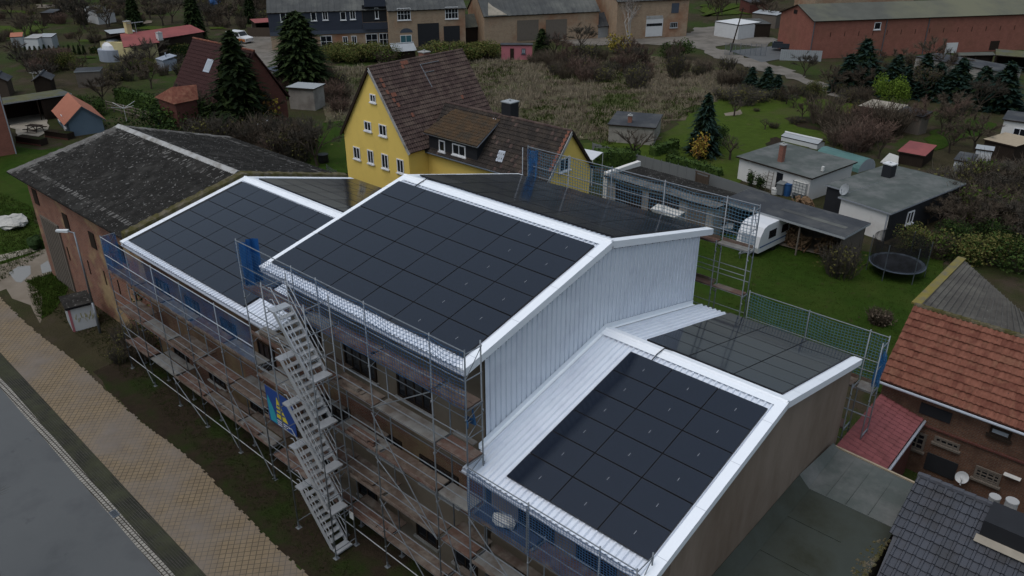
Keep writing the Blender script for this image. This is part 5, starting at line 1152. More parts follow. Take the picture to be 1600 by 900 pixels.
# bare trees with their own spots
bt = (('bareB',497,262,168,'large bare tree beside the yellow gable'),('bareA',458,255,178,'bare tree between the yellow house and the mossy barn'),('bareB',340,232,165,'bare tree with dense grey twigs behind the mossy barn'),('bareA',290,218,158,'bare tree by the small orange hipped roof'),('bareB',395,240,182,'low bare tree behind the barn ridge beside the yellow bush'),
 ('bareA',160,163,108,'bare fruit tree between the hedge and the blue hut'),('bareB',134,45,-20,'tall bare tree in the far left allotments'),('bareA',40,62,12,'bare tree in the far left by the bright lawn'),('bareA',68,56,18,'bare tree beside the allotment huts'),('bareD',150,72,36,'round yellowish bare willow behind the thuja row'),('bareD',125,72,42,'round brownish bare willow beside the thuja row'),
 ('bareE',988,256,188,'twisted dark bare tree in front of the pale hut'),('bareE',1147,182,150,'crooked bare apple tree at the edge of the meadow'),('bareA',1228,163,126,'bare tree at the top of the bright garden lawn'),('bareA',1300,146,92,'bare tree beside the dirt path under the red barn'),('bareA',1252,188,152,'small bare fruit tree on the garden lawn'),('bareB',1494,200,150,'bare fruit tree next to the grey shed'),('bareE',1140,250,204,'pale bare fruit tree behind the white bungalow'),('bareE',1195,203,182,'bare sapling on the bright garden lawn'),
 ('bareC',1330,252,196,'reddish bare tree over the teal polytunnel'),('bareC',1372,248,190,'reddish bare tree beside the lattice panel'),('bareC',1300,240,200,'reddish bare tree left of the polytunnel thicket'),('bareB',1255,120,72,'bare tree in front of the red barn gable'),('bareA',1405,112,66,'bare tree between the firs and the red barn'),('bareA',235,30,-14,'bare tree behind the grey gabled hut'),('bareA',360,40,-5,'bare tree in front of the blue tarpaulin lawn'),
 ('bareB',905,78,28,'bare brown tree at the corner of the brick barn'),('bareA',255,40,-8,'thin bare tree by the far left allotment hedge'),('bareB',20,30,-14,'bare tree at the far left edge'),('bareA',95,22,-20,'bare tree behind the far allotment shacks'),('bareD',1120,35,-12,'bare tree behind the white container shed'),('bareA',1200,40,-6,'bare tree by the dark shed near the red barn'),('bareB',1240,168,140,'low bare tree beside the dirt path'))
for key,u,v,vt,lab in bt: by_top(key, 4 if key == 'bareE' else 6, 'bare_tree', lab, 'tree', u, v, vt, 'leafless trees around the gardens', 1.0)
# big shrub thicket at the right, bushes with leaves
th = [(1490,335,272),(1530,330,256),(1570,330,246),(1600,335,240),(1470,356,300),(1520,352,288),(1565,354,282),(1600,362,280),(1545,375,298),(1590,385,290),(1500,372,306),(1560,310,258),(1600,312,250),(1450,352,310)]
for k,(u,v,vt) in enumerate(th): by_top('bareB' if k%2 else 'bareA', 6, 'thicket_tree', 'bare brown shrub tree of the dense thicket right of the black and white house', 'shrub', u, v, vt, 'bare thicket at the right edge', 1.35)
for k,(u,v,vt,key,lab) in enumerate(((1420,392,352,'busholive','yellow-green bush left of the trampoline thicket, near the black house wall'),(1452,400,362,'shrubY','twiggy green bush behind the trampoline'),(1500,408,366,'busholive','yellow-green bush behind the peak of the grey roof'),(1545,416,368,'busholive','broad yellow-green bush at the right, below the thicket'),(1590,428,372,'bushgreen','green bush at the right edge behind the grey roof'),(1480,388,348,'bushdark','dark bush in the middle of the green hedge by the thicket'),(1560,392,352,'bushdark','dark bush behind the broad yellow-green one'))):
    by_top(key, 1.9, 'garden_bush', lab, 'bush', u, v, vt, 'bushes by the trampoline lawn', 1.25)
by_top('shrubG', 1.8, 'dry_shrub', 'rust and yellow dry shrub at the patio corner by the carport', 'shrub', 1312, 432, 385)
for u,v,vt,key,lab in ((410,212,156,'bushorange','bright yellow bush behind the barn ridge'),(965,84,54,'bushyellow','yellow-green bush in front of the birch'),(1335,184,166,'bushyellow','flowering yellow bush by the sand roofed shed'),(1275,150,128,'busholive','yellowish bush beside the dirt path'),(1062,92,60,'bushgreen','green bush by the dirt yard'),(1090,252,214,'bushorange','small bush with pale yellow leaves in front of the blue spruce'),(1118,225,196,'bushdark','round dark bush right of the blue spruce'),(135,175,145,'bushgreen','green bush behind the blue hut'),(152,178,150,'bushgreen','green bush by the rail fence behind the blue hut'),(100,110,84,'busholive','yellow-green bush in the left allotments'),(115,108,86,'busholive','olive bush above the dark huts on the left'),(230,112,92,'busholive','olive bush before the brown hedge'),(210,112,94,'shrubY','twiggy greenish bush before the cream bungalow'),(1500,140,115,'busholive','olive bush under the white wall at the right'),(395,270,235,'shrubG','rusty shrub by the mossy barn eave'),(430,250,215,'shrubR','reddish shrub beside the bright yellow bush'),(1052,245,232,'bushgreen','clipped bush left of the blue spruce'),(455,150,118,'shrubR','rusty shrub behind the pale lean-to roof')):
    by_top(key, {'bushorange':2.4,'bushdark':2.0}.get(key,1.9), 'garden_bush', lab, 'bush', u, v, vt, None, 1.1)
by_top('column', 1.5, 'clipped_conifer', 'left of two clipped dark green columns at the white bungalow', 'bush', 1173, 292, 269, None, 1.2); by_top('column', 1.5, 'clipped_conifer', 'right of two clipped dark green columns at the white bungalow', 'bush', 1187, 297, 274, None, 1.2)
for k,(u,v,vt) in enumerate(((250,216,164),(268,218,166),(286,218,166),(304,218,164),(320,216,166))): by_top('bushdark', 2.0, 'garden_bush', 'dark bush in front of the small orange hipped roof', 'bush', u, v, vt, 'bushes before the hipped roof', 1.2)
for k in range(12): by_top('fir', 6, 'conifer', 'dark fir in the dense row below the long white wall', 'conifer', 1320+k*23, 142+k*2.2, 84+k*2+(k%3)*8, 'dense fir row', 1.9)
# hedges
def hedge(label, a, b, h, w, mats=('leaf_dark','leaf_green'), dens=45, twiggy=False):
    A, B = P0(*a), P0(*b); d = B-A; L = d.length; o = Vector((A.x,A.y,0)); rr = random.Random(int(L*100)); mb = MB()
    mb.hexa([(0,.1,0),(L,.1,0),(L,w-.1,0),(0,w-.1,0),(0,.15,h-.12),(L,.15,h-.12),(L,w-.15,h-.12),(0,w-.15,h-.12)], 1)
    def fn():
        s = rr.random(); x = rr.uniform(0,L)
        if s < .45: return Vector((x, rr.uniform(-.06,.12), rr.uniform(0,h)))
        if s < .85: return Vector((x, rr.uniform(0,w), h+rr.uniform(-.15,.08)+.06*math.sin(x*2)))
        return Vector((rr.choice((0,L)), rr.uniform(0,w), rr.uniform(0,h)))
    leafcloud(mb, fn, int(dens*L*(h+w)), .2, (0,0,1), rr); ob = mb.build('hedge', list(mats)); ob.location = o; ob.rotation_euler.z = math.atan2(d.y,d.x); tag(ob, label, 'hedge')
hedge('green hedge running from the blue hut to the small orange hipped roof', (180,162), (268,184), 1.8, 1.5)
hedge('brown clipped hedge in front of the red roofed bungalow', (238,92), (296,90), 1.9, 1.6, ('leaf_olive','leaf_dark'))
hedge('dark clipped hedge beside the white sun sail', (930,262), (1000,262), 1.5, 1.8, ('leaf_dark','leaf_green'))
hedge('low green hedge along the screen fence', (1040,254), (1120,278), .8, .9)
hedge('dark hedge between the pale hut and the blue spruce', (1025,246), (1062,234), 1.0, 1.0)
hedge('brown hedge strip in the middle of the left allotments', (140,84), (166,84), 1.0, 1.2, ('leaf_olive','leaf_dark'))
rr = random.Random(77)
for k in range(26):
    u = 502+k*4.4 if k < 25 else 610; by_top(rr.choice(('busholive','shrubY','busholive')), 1.9, 'hedge_bush', 'olive bush in the loose hedge along the front of the farmhouse', 'bush', u, rr.uniform(86,98), rr.uniform(68,76), 'loose hedge before the farmhouse', 1.5)
for k in range(20):
    by_top(rr.choice(('busholive','shrubY','busholive')), 1.9, 'hedge_bush', 'olive bush in the loose hedge between the brick farm and the pink shed', 'bush', 668+k*5.2, rr.uniform(86,96), rr.uniform(66,73), 'loose hedge by the pink shed', 1.5)
rr = random.Random(5)
for k in range(15): by_top('cypress', 5, 'thuja', 'small dark thuja in the row in front of the allotment huts', 'thuja', 26+k*7.6, 85, 70+rr.uniform(-1.5,1.5), 'thuja row in the left allotments', 1.5)
# scattered shrubs: meadow scrub and allotment thickets
def scatter(n, poly, keys, name, label, group, smin, smax, seed):
    rr = random.Random(seed); pts = [P0(*p) for p in poly]; x0, x1 = min(p.x for p in pts), max(p.x for p in pts); y0, y1 = min(p.y for p in pts), max(p.y for p in pts); c = 0
    def inside(x, y):
        r = False; j = len(pts)-1
        for i in range(len(pts)):
            if (pts[i].y > y) != (pts[j].y > y) and x < (pts[j].x-pts[i].x)*(y-pts[i].y)/(pts[j].y-pts[i].y)+pts[i].x: r = not r
            j = i
        return r
    out = []
    while c < n:
        x, y = rr.uniform(x0,x1), rr.uniform(y0,y1)
        if inside(x, y):
            c += 1; out.append((x,y))
            if name: k_ = rr.uniform(smin,smax); plant(rr.choice(keys), name, label, 'shrub', (x,y,0), (k_*rr.uniform(.7,1.5), k_*rr.uniform(.7,1.5), k_*rr.uniform(.65,1.15)), group)
    return out
scatter(34, [(830,98),(900,92),(1000,92),(1085,98),(1070,128),(960,142),(870,132)], ('shrubR','shrubB','shrubG','shrubB'), 'scrub', 'reddish brown scrub bush in the thicket behind the dry meadow', 'scrub thicket behind the meadow', .7, 1.6, 31)
scatter(16, [(1080,100),(1160,112),(1240,165),(1150,170),(1090,140)], ('shrubG','shrubB'), 'scrub', 'pale brown scrub bush between the dry meadow and the dirt path', 'scrub between meadow and dirt path', .8, 1.4, 32)
scatter(18, [(40,92),(100,92),(95,115),(40,115)], ('shrubR','shrubR','shrubG'), 'scrub', 'reddish scrub bush in front of the thuja row', 'scrub by the thuja row', .8, 1.3, 33)
scatter(26, [(300,205),(420,215),(480,235),(470,262),(380,252),(320,235)], ('shrubB','shrubG','shrubB'), 'scrub', 'dark brown scrub bush behind the mossy barn', 'scrub behind the mossy barn', 1.1, 1.7, 34)
scatter(18, [(1270,192),(1390,196),(1400,232),(1310,238)], ('shrubR','shrubB'), 'scrub', 'reddish scrub bush around the teal polytunnel', 'scrub around the polytunnel', 1.0, 1.7, 35)
scatter(14, [(1220,140),(1340,150),(1420,195),(1330,190)], ('shrubB','shrubG'), 'scrub', 'brown scrub bush along the dirt path above the garden lawn', 'scrub along the dirt path', .6, 1.1, 36)
scatter(14, [(455,118),(530,118),(540,190),(500,175)], ('shrubR','shrubB','shrubG'), 'scrub', 'rusty scrub bush between the big spruce and the yellow house', 'scrub beside the yellow house', .9, 1.5, 37)
scatter(20, [(1300,95),(1420,100),(1560,140),(1500,165),(1330,135)], ('shrubB','shrubG'), 'scrub', 'brown scrub bush under the row of dark firs', 'scrub under the firs', .5, .9, 38)
scatter(26, [(1480,300),(1600,285),(1640,350),(1440,350)], ('shrubB','shrubG','shrubY'), 'scrub', 'brown scrub bush in the thicket at the right edge', 'scrub in the right thicket', 1.2, 1.9, 39)
scatter(22, [(300,8),(425,4),(425,45),(320,50)], ('shrubB','shrubG'), 'scrub', 'brown scrub bush in the far gardens behind the white van', 'scrub behind the van', .9, 1.6, 40)
scatter(30, [(0,5),(300,0),(240,60),(0,95)], ('shrubB','shrubG','shrubR'), 'scrub', 'brown scrub bush in the far left allotments', 'scrub in the far left allotments', .7, 1.4, 41)
scatter(12, [(180,98),(300,98),(280,130),(170,135)], ('shrubG','shrubB'), 'scrub', 'olive scrub bush below the cream bungalow', 'scrub below the cream bungalow', .8, 1.3, 42)
def grove(n, poly, keys, label, group, smin, smax, seed):
    for (x, y) in scatter(n, poly, None, None, '', '', 1, 1, seed): plant(random.choice(keys), 'bare_tree', label, 'tree', (x,y,0), random.uniform(smin,smax), group)
grove(26, [(-20,5),(300,-5),(290,45),(120,65),(-20,75)], ('bareA','bareB','bareD'), 'bare tree among the huts of the far left allotments', 'bare trees of the left allotments', .6, 1.1, 81)
grove(12, [(290,0),(425,-8),(420,40),(330,50)], ('bareA','bareB'), 'bare tree in the gardens behind the white van', 'bare trees behind the van', .7, 1.1, 82)
grove(9, [(280,190),(430,205),(480,250),(400,250),(310,225)], ('bareB','bareA'), 'bare tree in the dense thicket behind the mossy barn', 'bare trees behind the mossy barn', .7, 1.0, 83)
grove(10, [(840,85),(1060,90),(1050,125),(860,125)], ('bareB','bareC'), 'bare young tree in the scrub thicket behind the meadow', 'bare trees in the meadow thicket', .45, .75, 84)
grove(14, [(1280,110),(1440,100),(1600,160),(1520,190),(1330,150)], ('bareA','bareB','bareD'), 'bare tree among the firs below the red barn', 'bare trees among the firs', .5, .9, 85)
grove(8, [(1390,195),(1520,190),(1560,240),(1400,240)], ('bareA','bareC'), 'bare garden tree between the small sheds at the right', 'bare trees among the right sheds', .5, .8, 86)
grove(10, [(20,95),(230,95),(280,150),(60,140)], ('bareA','bareD','bareB'), 'bare tree in the gardens below the thuja row', 'bare trees below the thuja row', .5, .9, 87)
scatter(6, [(1110,200),(1230,155),(1340,175),(1240,232),(1140,250)], ('shrubB','shrubG'), 'garden_shrub', 'low bare shrub on the bright garden lawn', 'low shrubs on the garden lawn', .3, .6, 43)
grove(10, [(1080,-5),(1240,-5),(1230,25),(1110,30)], ('bareA','bareB'), 'bare tree in the gardens beyond the dirt yard', 'bare trees beyond the dirt yard', .6, 1.0, 88)
# meadow of tall dry grass, ground litter and grass blades: nobody could count these
mb = MB(); rr = random.Random(50)
for (x, y) in scatter(7500, [(525,190),(480,112),(700,97),(860,94),(1000,90),(1080,98),(1210,132),(1130,152),(1050,192),(960,228),(880,218),(780,184)], None, None, '', '', 1, 1, 51):
    cl = math.sin(x*.21+1)*math.cos(y*.17)+.6*math.sin(x*.63+y*.4)+.5*math.sin(x*1.3-y*.9)+rr.gauss(0,.35); m = 0 if cl > .3 else (1 if cl > -.4 else 2); h = (.55 if m == 0 else .38)*rr.uniform(.4,1.5)
    for _ in range(6):
        p = Vector((x+rr.gauss(0,.22), y+rr.gauss(0,.22), 0)); e = p+Vector((rr.gauss(0,.28)*h, rr.gauss(0,.28)*h, h*rr.uniform(.6,1))); s = Vector((rr.gauss(0,1),rr.gauss(0,1),0)).normalized()*.04
        mb.face([p-s, p+s, e+s*.5, e-s*.5], m)
struct('dry_grass', mb, ['dry_grass','dry_grass2','grass_blade'], 'stuff')
mb = MB()
def blades(poly, n, h, m, seed):
    for (x, y) in scatter(n, poly, None, None, '', '', 1, 1, seed):
        for _ in range(4):
            p = Vector((x+rr.gauss(0,.07), y+rr.gauss(0,.07), 0)); k = h*rr.uniform(.5,1.4); e = p+Vector((rr.gauss(0,.5)*k, rr.gauss(0,.5)*k, k)); s = Vector((rr.gauss(0,1),rr.gauss(0,1),0)).normalized()*.02; mb.face([p-s, p+s, e], m)
blades([(62,470),(250,640),(380,780),(500,900),(560,900),(470,700),(230,500),(150,470)], 5000, .05, 1, 60)
blades([(42,438),(84,425),(108,448),(84,488),(62,500)], 1200, .16, 0, 61); blades([(1080,362),(1195,372),(1350,395),(1470,405),(1500,470),(1420,640),(1340,600),(1150,520)], 9000, .10, 0, 62)
blades([(0,300),(60,330),(70,395),(0,440)], 1500, .14, 0, 63)
struct('grass_tufts', mb, ['grass_blade','grass_dark'], 'stuff')
# dead plant heap and climbing growth on the barn
o = shrub_parts(70, .9, .9, 220, 'twig_brown', 'dry_grass2', .05, 200)[0]; ob = o[1].build('dead_plant', o[2]); ob.location = G(1372,506); tag(ob, 'heap of dead brown stalks on the lawn behind the rear net', 'plant heap')
b = G(168,500); mb = MB(); rr = random.Random(71)
for k in range(70):
    x = rr.gauss(0,1.0); z = abs(rr.gauss(0,2.4)); p = Vector((x, rr.uniform(-.1,-.02), max(0,z-.6))); q = p+Vector((rr.gauss(0,.4), rr.uniform(-.25,0), rr.uniform(.3,.9))); twig(mb, p, q, .035, 0, rr)
for k in range(420):
    z = abs(rr.gauss(0,2.0)); p = Vector((rr.gauss(0,.9)*(1-.1*z), rr.uniform(-.3,-.05), z+.1)); leafcloud(mb, lambda: p, 1, .17, (1,2), rr)
ob = mb.build('climbing_plant', ['twig_brown','leaf_olive','leaf_dark']); ob.location = (-15.6,-6.25,0); tag(ob, 'climbing plant with thin foliage on the old barn wall beside the scaffold', 'climber')
for k,(x,y,s) in enumerate(((-14.9,-7.3,.9),(-16.3,-7.2,.8),(-17.4,-7.0,.7),(-15.5,-8.2,.5))): plant('shrubG' if k%2 else 'shrubB', 'weed_shrub', ('dark weedy shrub at the foot of the left scaffold corner','weedy shrub behind the street lamp by the barn','low weedy shrub beside the graffiti hut','small weedy shrub between the hut and the left scaffold')[k], 'shrub', (x,y,0), s)
# thin bare tree whose twigs reach in over the road at the lower left
proto('bareNear', bare_parts(33, 6, 3.4, .10, 900, 'twig_grey', low=.35, tw=.012))
ob = plant('bareNear', 'roadside_tree', 'thin bare street tree with drooping twigs over the grey road', 'tree', (1.2,-19.6,0), .01)
bpy.data.objects.remove(ob) if False else None
ob.scale = (1.15,1.15,1.15); ob.location = G(-26,962)
# ================================================================== farmyard and far buildings
def wall_block(name, label, cat, a, b, h, depth, wall, roof, rh=None, ov=.3, corr=True, gable_end=True):
    A, B = G(*a), G(*b); d = B-A; L = d.length; t = thing(name, label, cat, A, math.atan2(d.y,d.x)); W = depth; rh = rh or h+1.8
    gable(t, L, W, h, rh, wall, roof, og=.02, oe=.02, ridge='fibre_grey', trim='timber_dark', th=.14) if False else None
    s = (rh-h)/(W/2); mb = MB(); mb.prism([(0,0),(L,0),(L,W),(0,W)], 0, h)
    for x in (0,L): mb.face([(x,0,h-.001),(x,W,h-.001),(x,W/2,rh-.05)])
    mb.build('wall', wall, t); mb = MB(); o = ov
    for q in ([(-.15,-o,h-o*s),(L+.15,-o,h-o*s),(L+.15,W/2,rh),(-.15,W/2,rh)], [(L+.15,W+o,h-o*s),(-.15,W+o,h-o*s),(-.15,W/2,rh),(L+.15,W/2,rh)]): mb.slab(q, .12, 0, 1)
    if corr: mb.corr((-.15,-o,h-o*s+.01), (1,0,0), (0,W/2+o,rh-h+o*s), L+.3, math.hypot(W/2+o,rh-h+o*s), .9, .05, 0)
    mb.build('roof', [roof,'timber_dark'], t); return t, L
def on(t, u, v):                                                     # where a pixel meets the front wall: (x, z)
    o = t.location; yw = t.rotation_euler.z; n = Vector((-math.sin(yw), math.cos(yw), 0)); d = ray(u,v); k = (o-CAM).dot(n)/d.dot(n); p = CAM+d*k-o; return p.x*math.cos(yw)+p.y*math.sin(yw), p.z
def fw(t, u0,v0,u1,v1, **k): (xa,za),(xb,zb) = on(t,u0,v0), on(t,u1,v1); ywin(t, 0, xa, xb, max(.02,zb), za, **k)
def fd(t, name, u0,v0,u1,v1, mat, o=.06): (xa,za),(xb,zb) = on(t,u0,v0), on(t,u1,v1); return part_box(t, name, (xa,-o,max(0,zb)), (xb,-.002,za), mat)
t, L = wall_block('slate_farmhouse', 'long farmhouse with dark slate cladding upstairs and white windows', 'house', (426,80), (612,73), 6.0, 9, 'brick_farm', 'fibre_grey', 8.4)
x1 = on(t,567,40)[0]; x2 = on(t,612,40)[0]
part_box(t, 'slate_cladding', (-.05,-.10,2.9), (x1,-.002,5.9), 'slate_clad'); part_box(t, 'slate_skirt', (-.05,-.16,2.35), (x2,-.102,2.9), 'slate_clad2'); part_box(t, 'balcony_front', (x1,-.55,2.9), (x2,-.5,4.0), 'slate_clad'); part_box(t, 'balcony_back', (x1+.05,-.02,4.0), (x2-.05,-.003,6.6), 'black_wall')
fd(t, 'balcony_roof', 568,-2,602,9, 'slate_clad', .6)
for u0,v0,u1,v1,mu in ((437,20,448,34,1),(485,19,495,32,1),(503,18,513,31,2),(531,18,541,31,1),(546,17,556,30,2)):
    (xa,za),(xb,zb) = on(t,u0,v0), on(t,u1,v1); f0 = len(t.children); ywin(t, -.10, xa, xb, zb, za, mull=mu)
fw(t,500,56,520,74,mull=2,bars=1); fw(t,535,57,544,69,mull=2); fw(t,549,56,558,68,mull=2); fw(t,571,53,591,72,mull=2,bars=1); fw(t,592,52,611,71,mull=3,bars=1); fw(t,585,12,592,29,mull=1)
t, L = wall_block('farm_barn', 'brick farm building with two large dark gate openings and white grid windows', 'barn', (610,76), (728,70), 6.0, 9, 'brick_farm', 'fibre_grey', 8.4)
fw(t,620,13,642,31,mull=4,bars=1); fw(t,695,11,716,29,mull=4,bars=1); fd(t,'gate',652,37,687,74,'black_wall'); fd(t,'gate',693,41,719,74,'black_wall'); fw(t,625,55,644,73,mull=2,mg='door_teal',name='glazed_door')
p = on(t,625,52), on(t,645,52); (xa,za),(xb,_) = p; mb = MB(); n = 10
mb.face([(xa+(xb-xa)*(.5-.5*math.cos(math.pi*k/n)), -.03, za+.05+.7*math.sin(math.pi*k/n)) for k in range(n+1)]); mb.build('arch_panel', 'slate_clad2', t)
t, L = wall_block('farm_annex', 'small timber annex with pale broken roof between two brick barns', 'annex', (727,66), (757,63), 2.6, 4, 'timber_dark', 'fibre_olive', 4.2)
t, L = wall_block('brick_barn', 'long ochre brick barn with two grey timber gates and dark corrugated roof', 'barn', (757,70), (934,60), 4.7, 10, 'brick_farm', 'fibre_grey', 8.0)
fd(t,'gate',808,32,841,62,'timber_grey'); fd(t,'gate',853,31,885,60,'timber_grey'); mb = MB(); xa = on(t,762,22)[0]; xb = on(t,792,22)[0]
s_ = (8.0-4.7)/5; mb.slab([(xa,-.25,4.7-.25*s_+.12),(xb,-.25,4.7-.25*s_+.12),(xb-2,1.6,4.7+1.6*s_+.12),(xa+.8,2.4,4.7+2.4*s_+.12)], .03); mb.build('patched_sheets', 'gravel_pale', t)
t, L = wall_block('farm_lean_to', 'dark lean-to with grey board front beside the ochre brick barn', 'lean-to', (934,60), (958,57), 2.2, 4, 'panel_grey', 'felt_dark', 3.9)
t, L = wall_block('brick_workshop', 'tall ochre brick workshop with white roller door behind the birch', 'barn', (962,63), (1072,57), 6.4, 12, 'brick_farm', 'fibre_grey', 8.8)
fd(t,'roller_door',1010,29,1034,56,'panel_white',.08); fd(t,'door_lintel',1010,25,1035,29,'concrete',.1); fd(t,'shutter',1050,5,1060,20,'slate_clad2'); fw(t,1047,35,1058,43,mull=4,mf='panel_grey'); fd(t,'window_strip',1010,37,1034,40,'glass_dark',.1)
# long red barn
A = G(1265,90); yaw = R(57.5); A = Vector((-24.15,101.3,0)); t = thing('red_brick_barn', 'very long red brick barn with low grey-green roof', 'barn', A, yaw); L, W, h, rh = 70, 9.8, 5.7, 7.4
o_, yw_ = A, yaw
B = G(1640,76); yaw = math.atan2(B.y-A.y, B.x-A.x); t.rotation_euler.z = yaw
mb = MB(); mb.prism([(0,0),(L,0),(L,W),(0,W)], 0, h)
for x in (0, L): mb.face([(x,0,h-.001),(x,W,h-.001),(x,W/2,rh-.05)])
mb.build('wall', 'brick_red', t); mb = MB(); mb.slab([(-.3,-.35,h-.1),(L,-.35,h-.1),(L,W/2,rh),(-.3,W/2,rh)], .12, 0, 1); mb.slab([(L,W+.3,h-.1),(-.3,W+.3,h-.1),(-.3,W/2,rh),(L,W/2,rh)], .12, 0, 1); mb.build('roof', ['fibre_olive','timber_dark'], t)
for u,v in ((1273,35),(1386,32),(1452,32)):
    x, z = on(t,u,v); mb = MB(); mb.tube((x,-.08,5.5),(x,-.08,0),.07,n=6); mb.build('downpipe', 'steel_dark', t)
fw(t,1367,35,1375,46,mull=1); (xa,za),(xb,zb) = on(t,1480,64), on(t,1494,80); part_box(t,'door',(xa,-.05,0),(xb,-.002,za-.3),'panel_white'); (xa,za),(xb,zb) = on(t,1549,61), on(t,1559,76); part_box(t,'door',(xa,-.05,.2),(xb,-.002,za-.3),'timber_dark')
for u in range(1300,1600,22):
    x, z = on(t,u,40); part_box(t,'wall_tie',(x-.03,-.05,3.2),(x+.03,-.002,3.9),'timber_dark')
xwin(t, 0, W*.52, W*.62, 5.9, 6.5, out=-1, mull=1, mf='timber_dark', sill=False)
# second ochre hall behind it
t, L = wall_block('rear_hall', 'pale ochre hall just visible behind the long red barn', 'barn', (1268,40), (1420,36), 6.2, 8, 'brick_farm', 'fibre_grey', 7.2)
# low white wall building in front of the red barn
t, L, W = shed('long_outbuilding', 'long low white walled outbuilding with dark roof edge below the red barn', 'outbuilding', (1430,88), (1562,112), (1452,80), 2.6, 2.6, 'render_grey', 'felt_dark', ov=.1)
part_box(t, 'door', (L*.82,.05,0), (L*.90,.098,2.3), 'panel_white')
shed('canopy', 'low olive roofed canopy against the red barn wall', 'canopy', (1498,87), (1556,86), (1496,82), 2.2, 2.5, 'timber_dark', 'fibre_olive', open_front=True)
shed('garden_shed', 'brown open shed with moss roof at the far right by the red barn', 'shed', (1556,86), (1610,90), (1565,77), 2.2, 2.5, 'timber_dark', 'felt_moss', open_front=True)
# container shed and sheds beyond the yard
t, L, W = shed('container_shed', 'white container shed with flat pale roof at the dirt yard', 'shed', (1117,33), (1155,39), (1134,26), 2.5, 2.5, 'panel_white', 'panel_white', ov=.05)
shed('garden_shed', 'dark brown shed with grey roof right of the white container shed', 'shed', (1160,38), (1206,37), (1172,29), 2.3, 2.5, 'timber_dark', 'fibre_grey', ov=.1)
shed('garden_shed', 'grey shed with pale tilted roof behind the brown shed', 'shed', (1175,20), (1214,24), (1180,14), 2.4, 2.7, 'timber_grey', 'panel_grey', ov=.1)
shed('garden_house', 'dark red garden house at the top edge beyond the white container shed', 'house', (1172,4), (1203,3), (1176,-3), 2.3, 2.6, 'brick_dark', 'felt_dark', ov=.1)
t = thing('utility_pole', 'leaning dark wooden utility pole at the fenced yard', 'pole', G(1141,82)); mb = MB(); mb.tube((0,0,0),(1.0,.6,6.8),.13,.09,8); mb.build('pole', 'timber_dark', t); mb = MB(); mb.bar((.6,.5,6.5),(1.4,.6,6.55),.08); mb.build('crossarm', 'timber_dark', t)
A, B = G(1132,86), G(1196,88); mb = MB(); d = B-A
for k in range(9): mb.tube(d*k/8, d*k/8+Vector((0,0,1.9)), .035)
for k in range(60): mb.bar(d*k/60, d*k/60+Vector((0,0,1.85)), .012)
for k in range(12): mb.bar(Vector((0,0,.15*k+.1)), d+Vector((0,0,.15*k+.1)), .012)
o = mb.build('mesh_fence', 'steel'); o.location = A; tag(o, 'grey wire mesh fence around the asphalt parking yard', 'fence')
mb = MB(); d = G(1262,84)-G(1208,88); 
for k in range(20): mb.box((k*.3,0,0),(k*.3+.28,.03,1.6))
o = mb.build('sheet_fence', 'panel_grey'); o.location = G(1218,94); o.rotation_euler.z = R(30); tag(o, 'grey sheet fence at the gable of the long red barn', 'fence')
# pink shed and green roof hut
t, L, W = shed('pink_shed', 'small pink rendered shed with dark flat roof in front of the brick barn', 'shed', (782,70), (833,70), (772,67), 2.3, 2.4, 'pink', 'felt_dark', ov=.12)
(xa,za),(xb,zb) = on(t,797,76), on(t,803,92); part_box(t,'door',(xa,.06,.05),(xb,.118,za),'timber_dark'); (xa,za),(xb,zb) = on(t,815,76), on(t,821,84); ywin(t,.12,xa,xb,zb,za,mf='blue_dark',mg='glass_pale')
o, yaw, L, W = frame3((615,88), (652,85), (620,80), .9); t = thing('rabbit_hutch', 'tiny wooden hut with green-grey gable roof in the rough hedge', 'hut', o, yaw); gable(t, L, 3.2, 1.5, 2.4, 'timber_dark', 'panel_grey', ridge='panel_grey')
# maroon roofed brick house with its side roofs
o = Vector((-65.2,30.2,0)); t = thing('maroon_house', 'red brick house with steep dark maroon roof behind a spruce', 'house', o, R(0))
Lm, Wm, yw = 12.05, 7.2, R(.7); t.location = (-61.98,22.84,0); t.rotation_euler.z = yw
mb = MB(); wz = lambda y: 8.47-abs(y)*(8.47-3.2)/(Wm/2)-.15
mb.prism([(.2,-Wm/2+.4),(Lm-.2,-Wm/2+.4),(Lm-.2,Wm/2-.4),(.2,Wm/2-.4)], 0, 3.2)
for x in (.2, Lm-.2): mb.face([(x,-Wm/2+.4,3.19),(x,Wm/2-.4,3.19),(x,0,8.4)])
mb.build('wall', 'brick_dark', t); mb = MB(); S = math.hypot(Wm/2,5.27)
mb.slab([(0,-Wm/2,3.2),(Lm,-Wm/2,3.2),(Lm,0,8.47),(0,0,8.47)], .12, 0); mb.slab([(Lm,Wm/2,3.2),(0,Wm/2,3.2),(0,0,8.47),(Lm,0,8.47)], .12, 0); mb.tiles((0,-Wm/2,3.23),(1,0,0),(0,Wm/2,5.27),Lm,S,.3,.42,.04,.04,0); mb.build('roof', 'tile_maroon', t)
mb = MB(); mb.tube((0,0,8.475),(Lm,0,8.475),.12,n=8); mb.build('ridge', 'tile_orange2', t)
q = [Vector((Lm*.38,-Wm/2*.55,3.2+5.27*.45+.1)),Vector((Lm*.48,-Wm/2*.55,3.2+5.27*.45+.1)),Vector((Lm*.48,-Wm/2*.32,3.2+5.27*.68+.1)),Vector((Lm*.38,-Wm/2*.32,3.2+5.27*.68+.1))]; skylight(t, q)
xwin(t, Lm-.2, -1.6, -.4, 3.8, 5.2)
A, B, Cc, Dd = G(241,152,4.2), G(272,163,4.2), G(310,155,4.2), G(307,132,5.4); E_ = G(268,136,5.5); c0 = Vector((B.x,B.y,0))
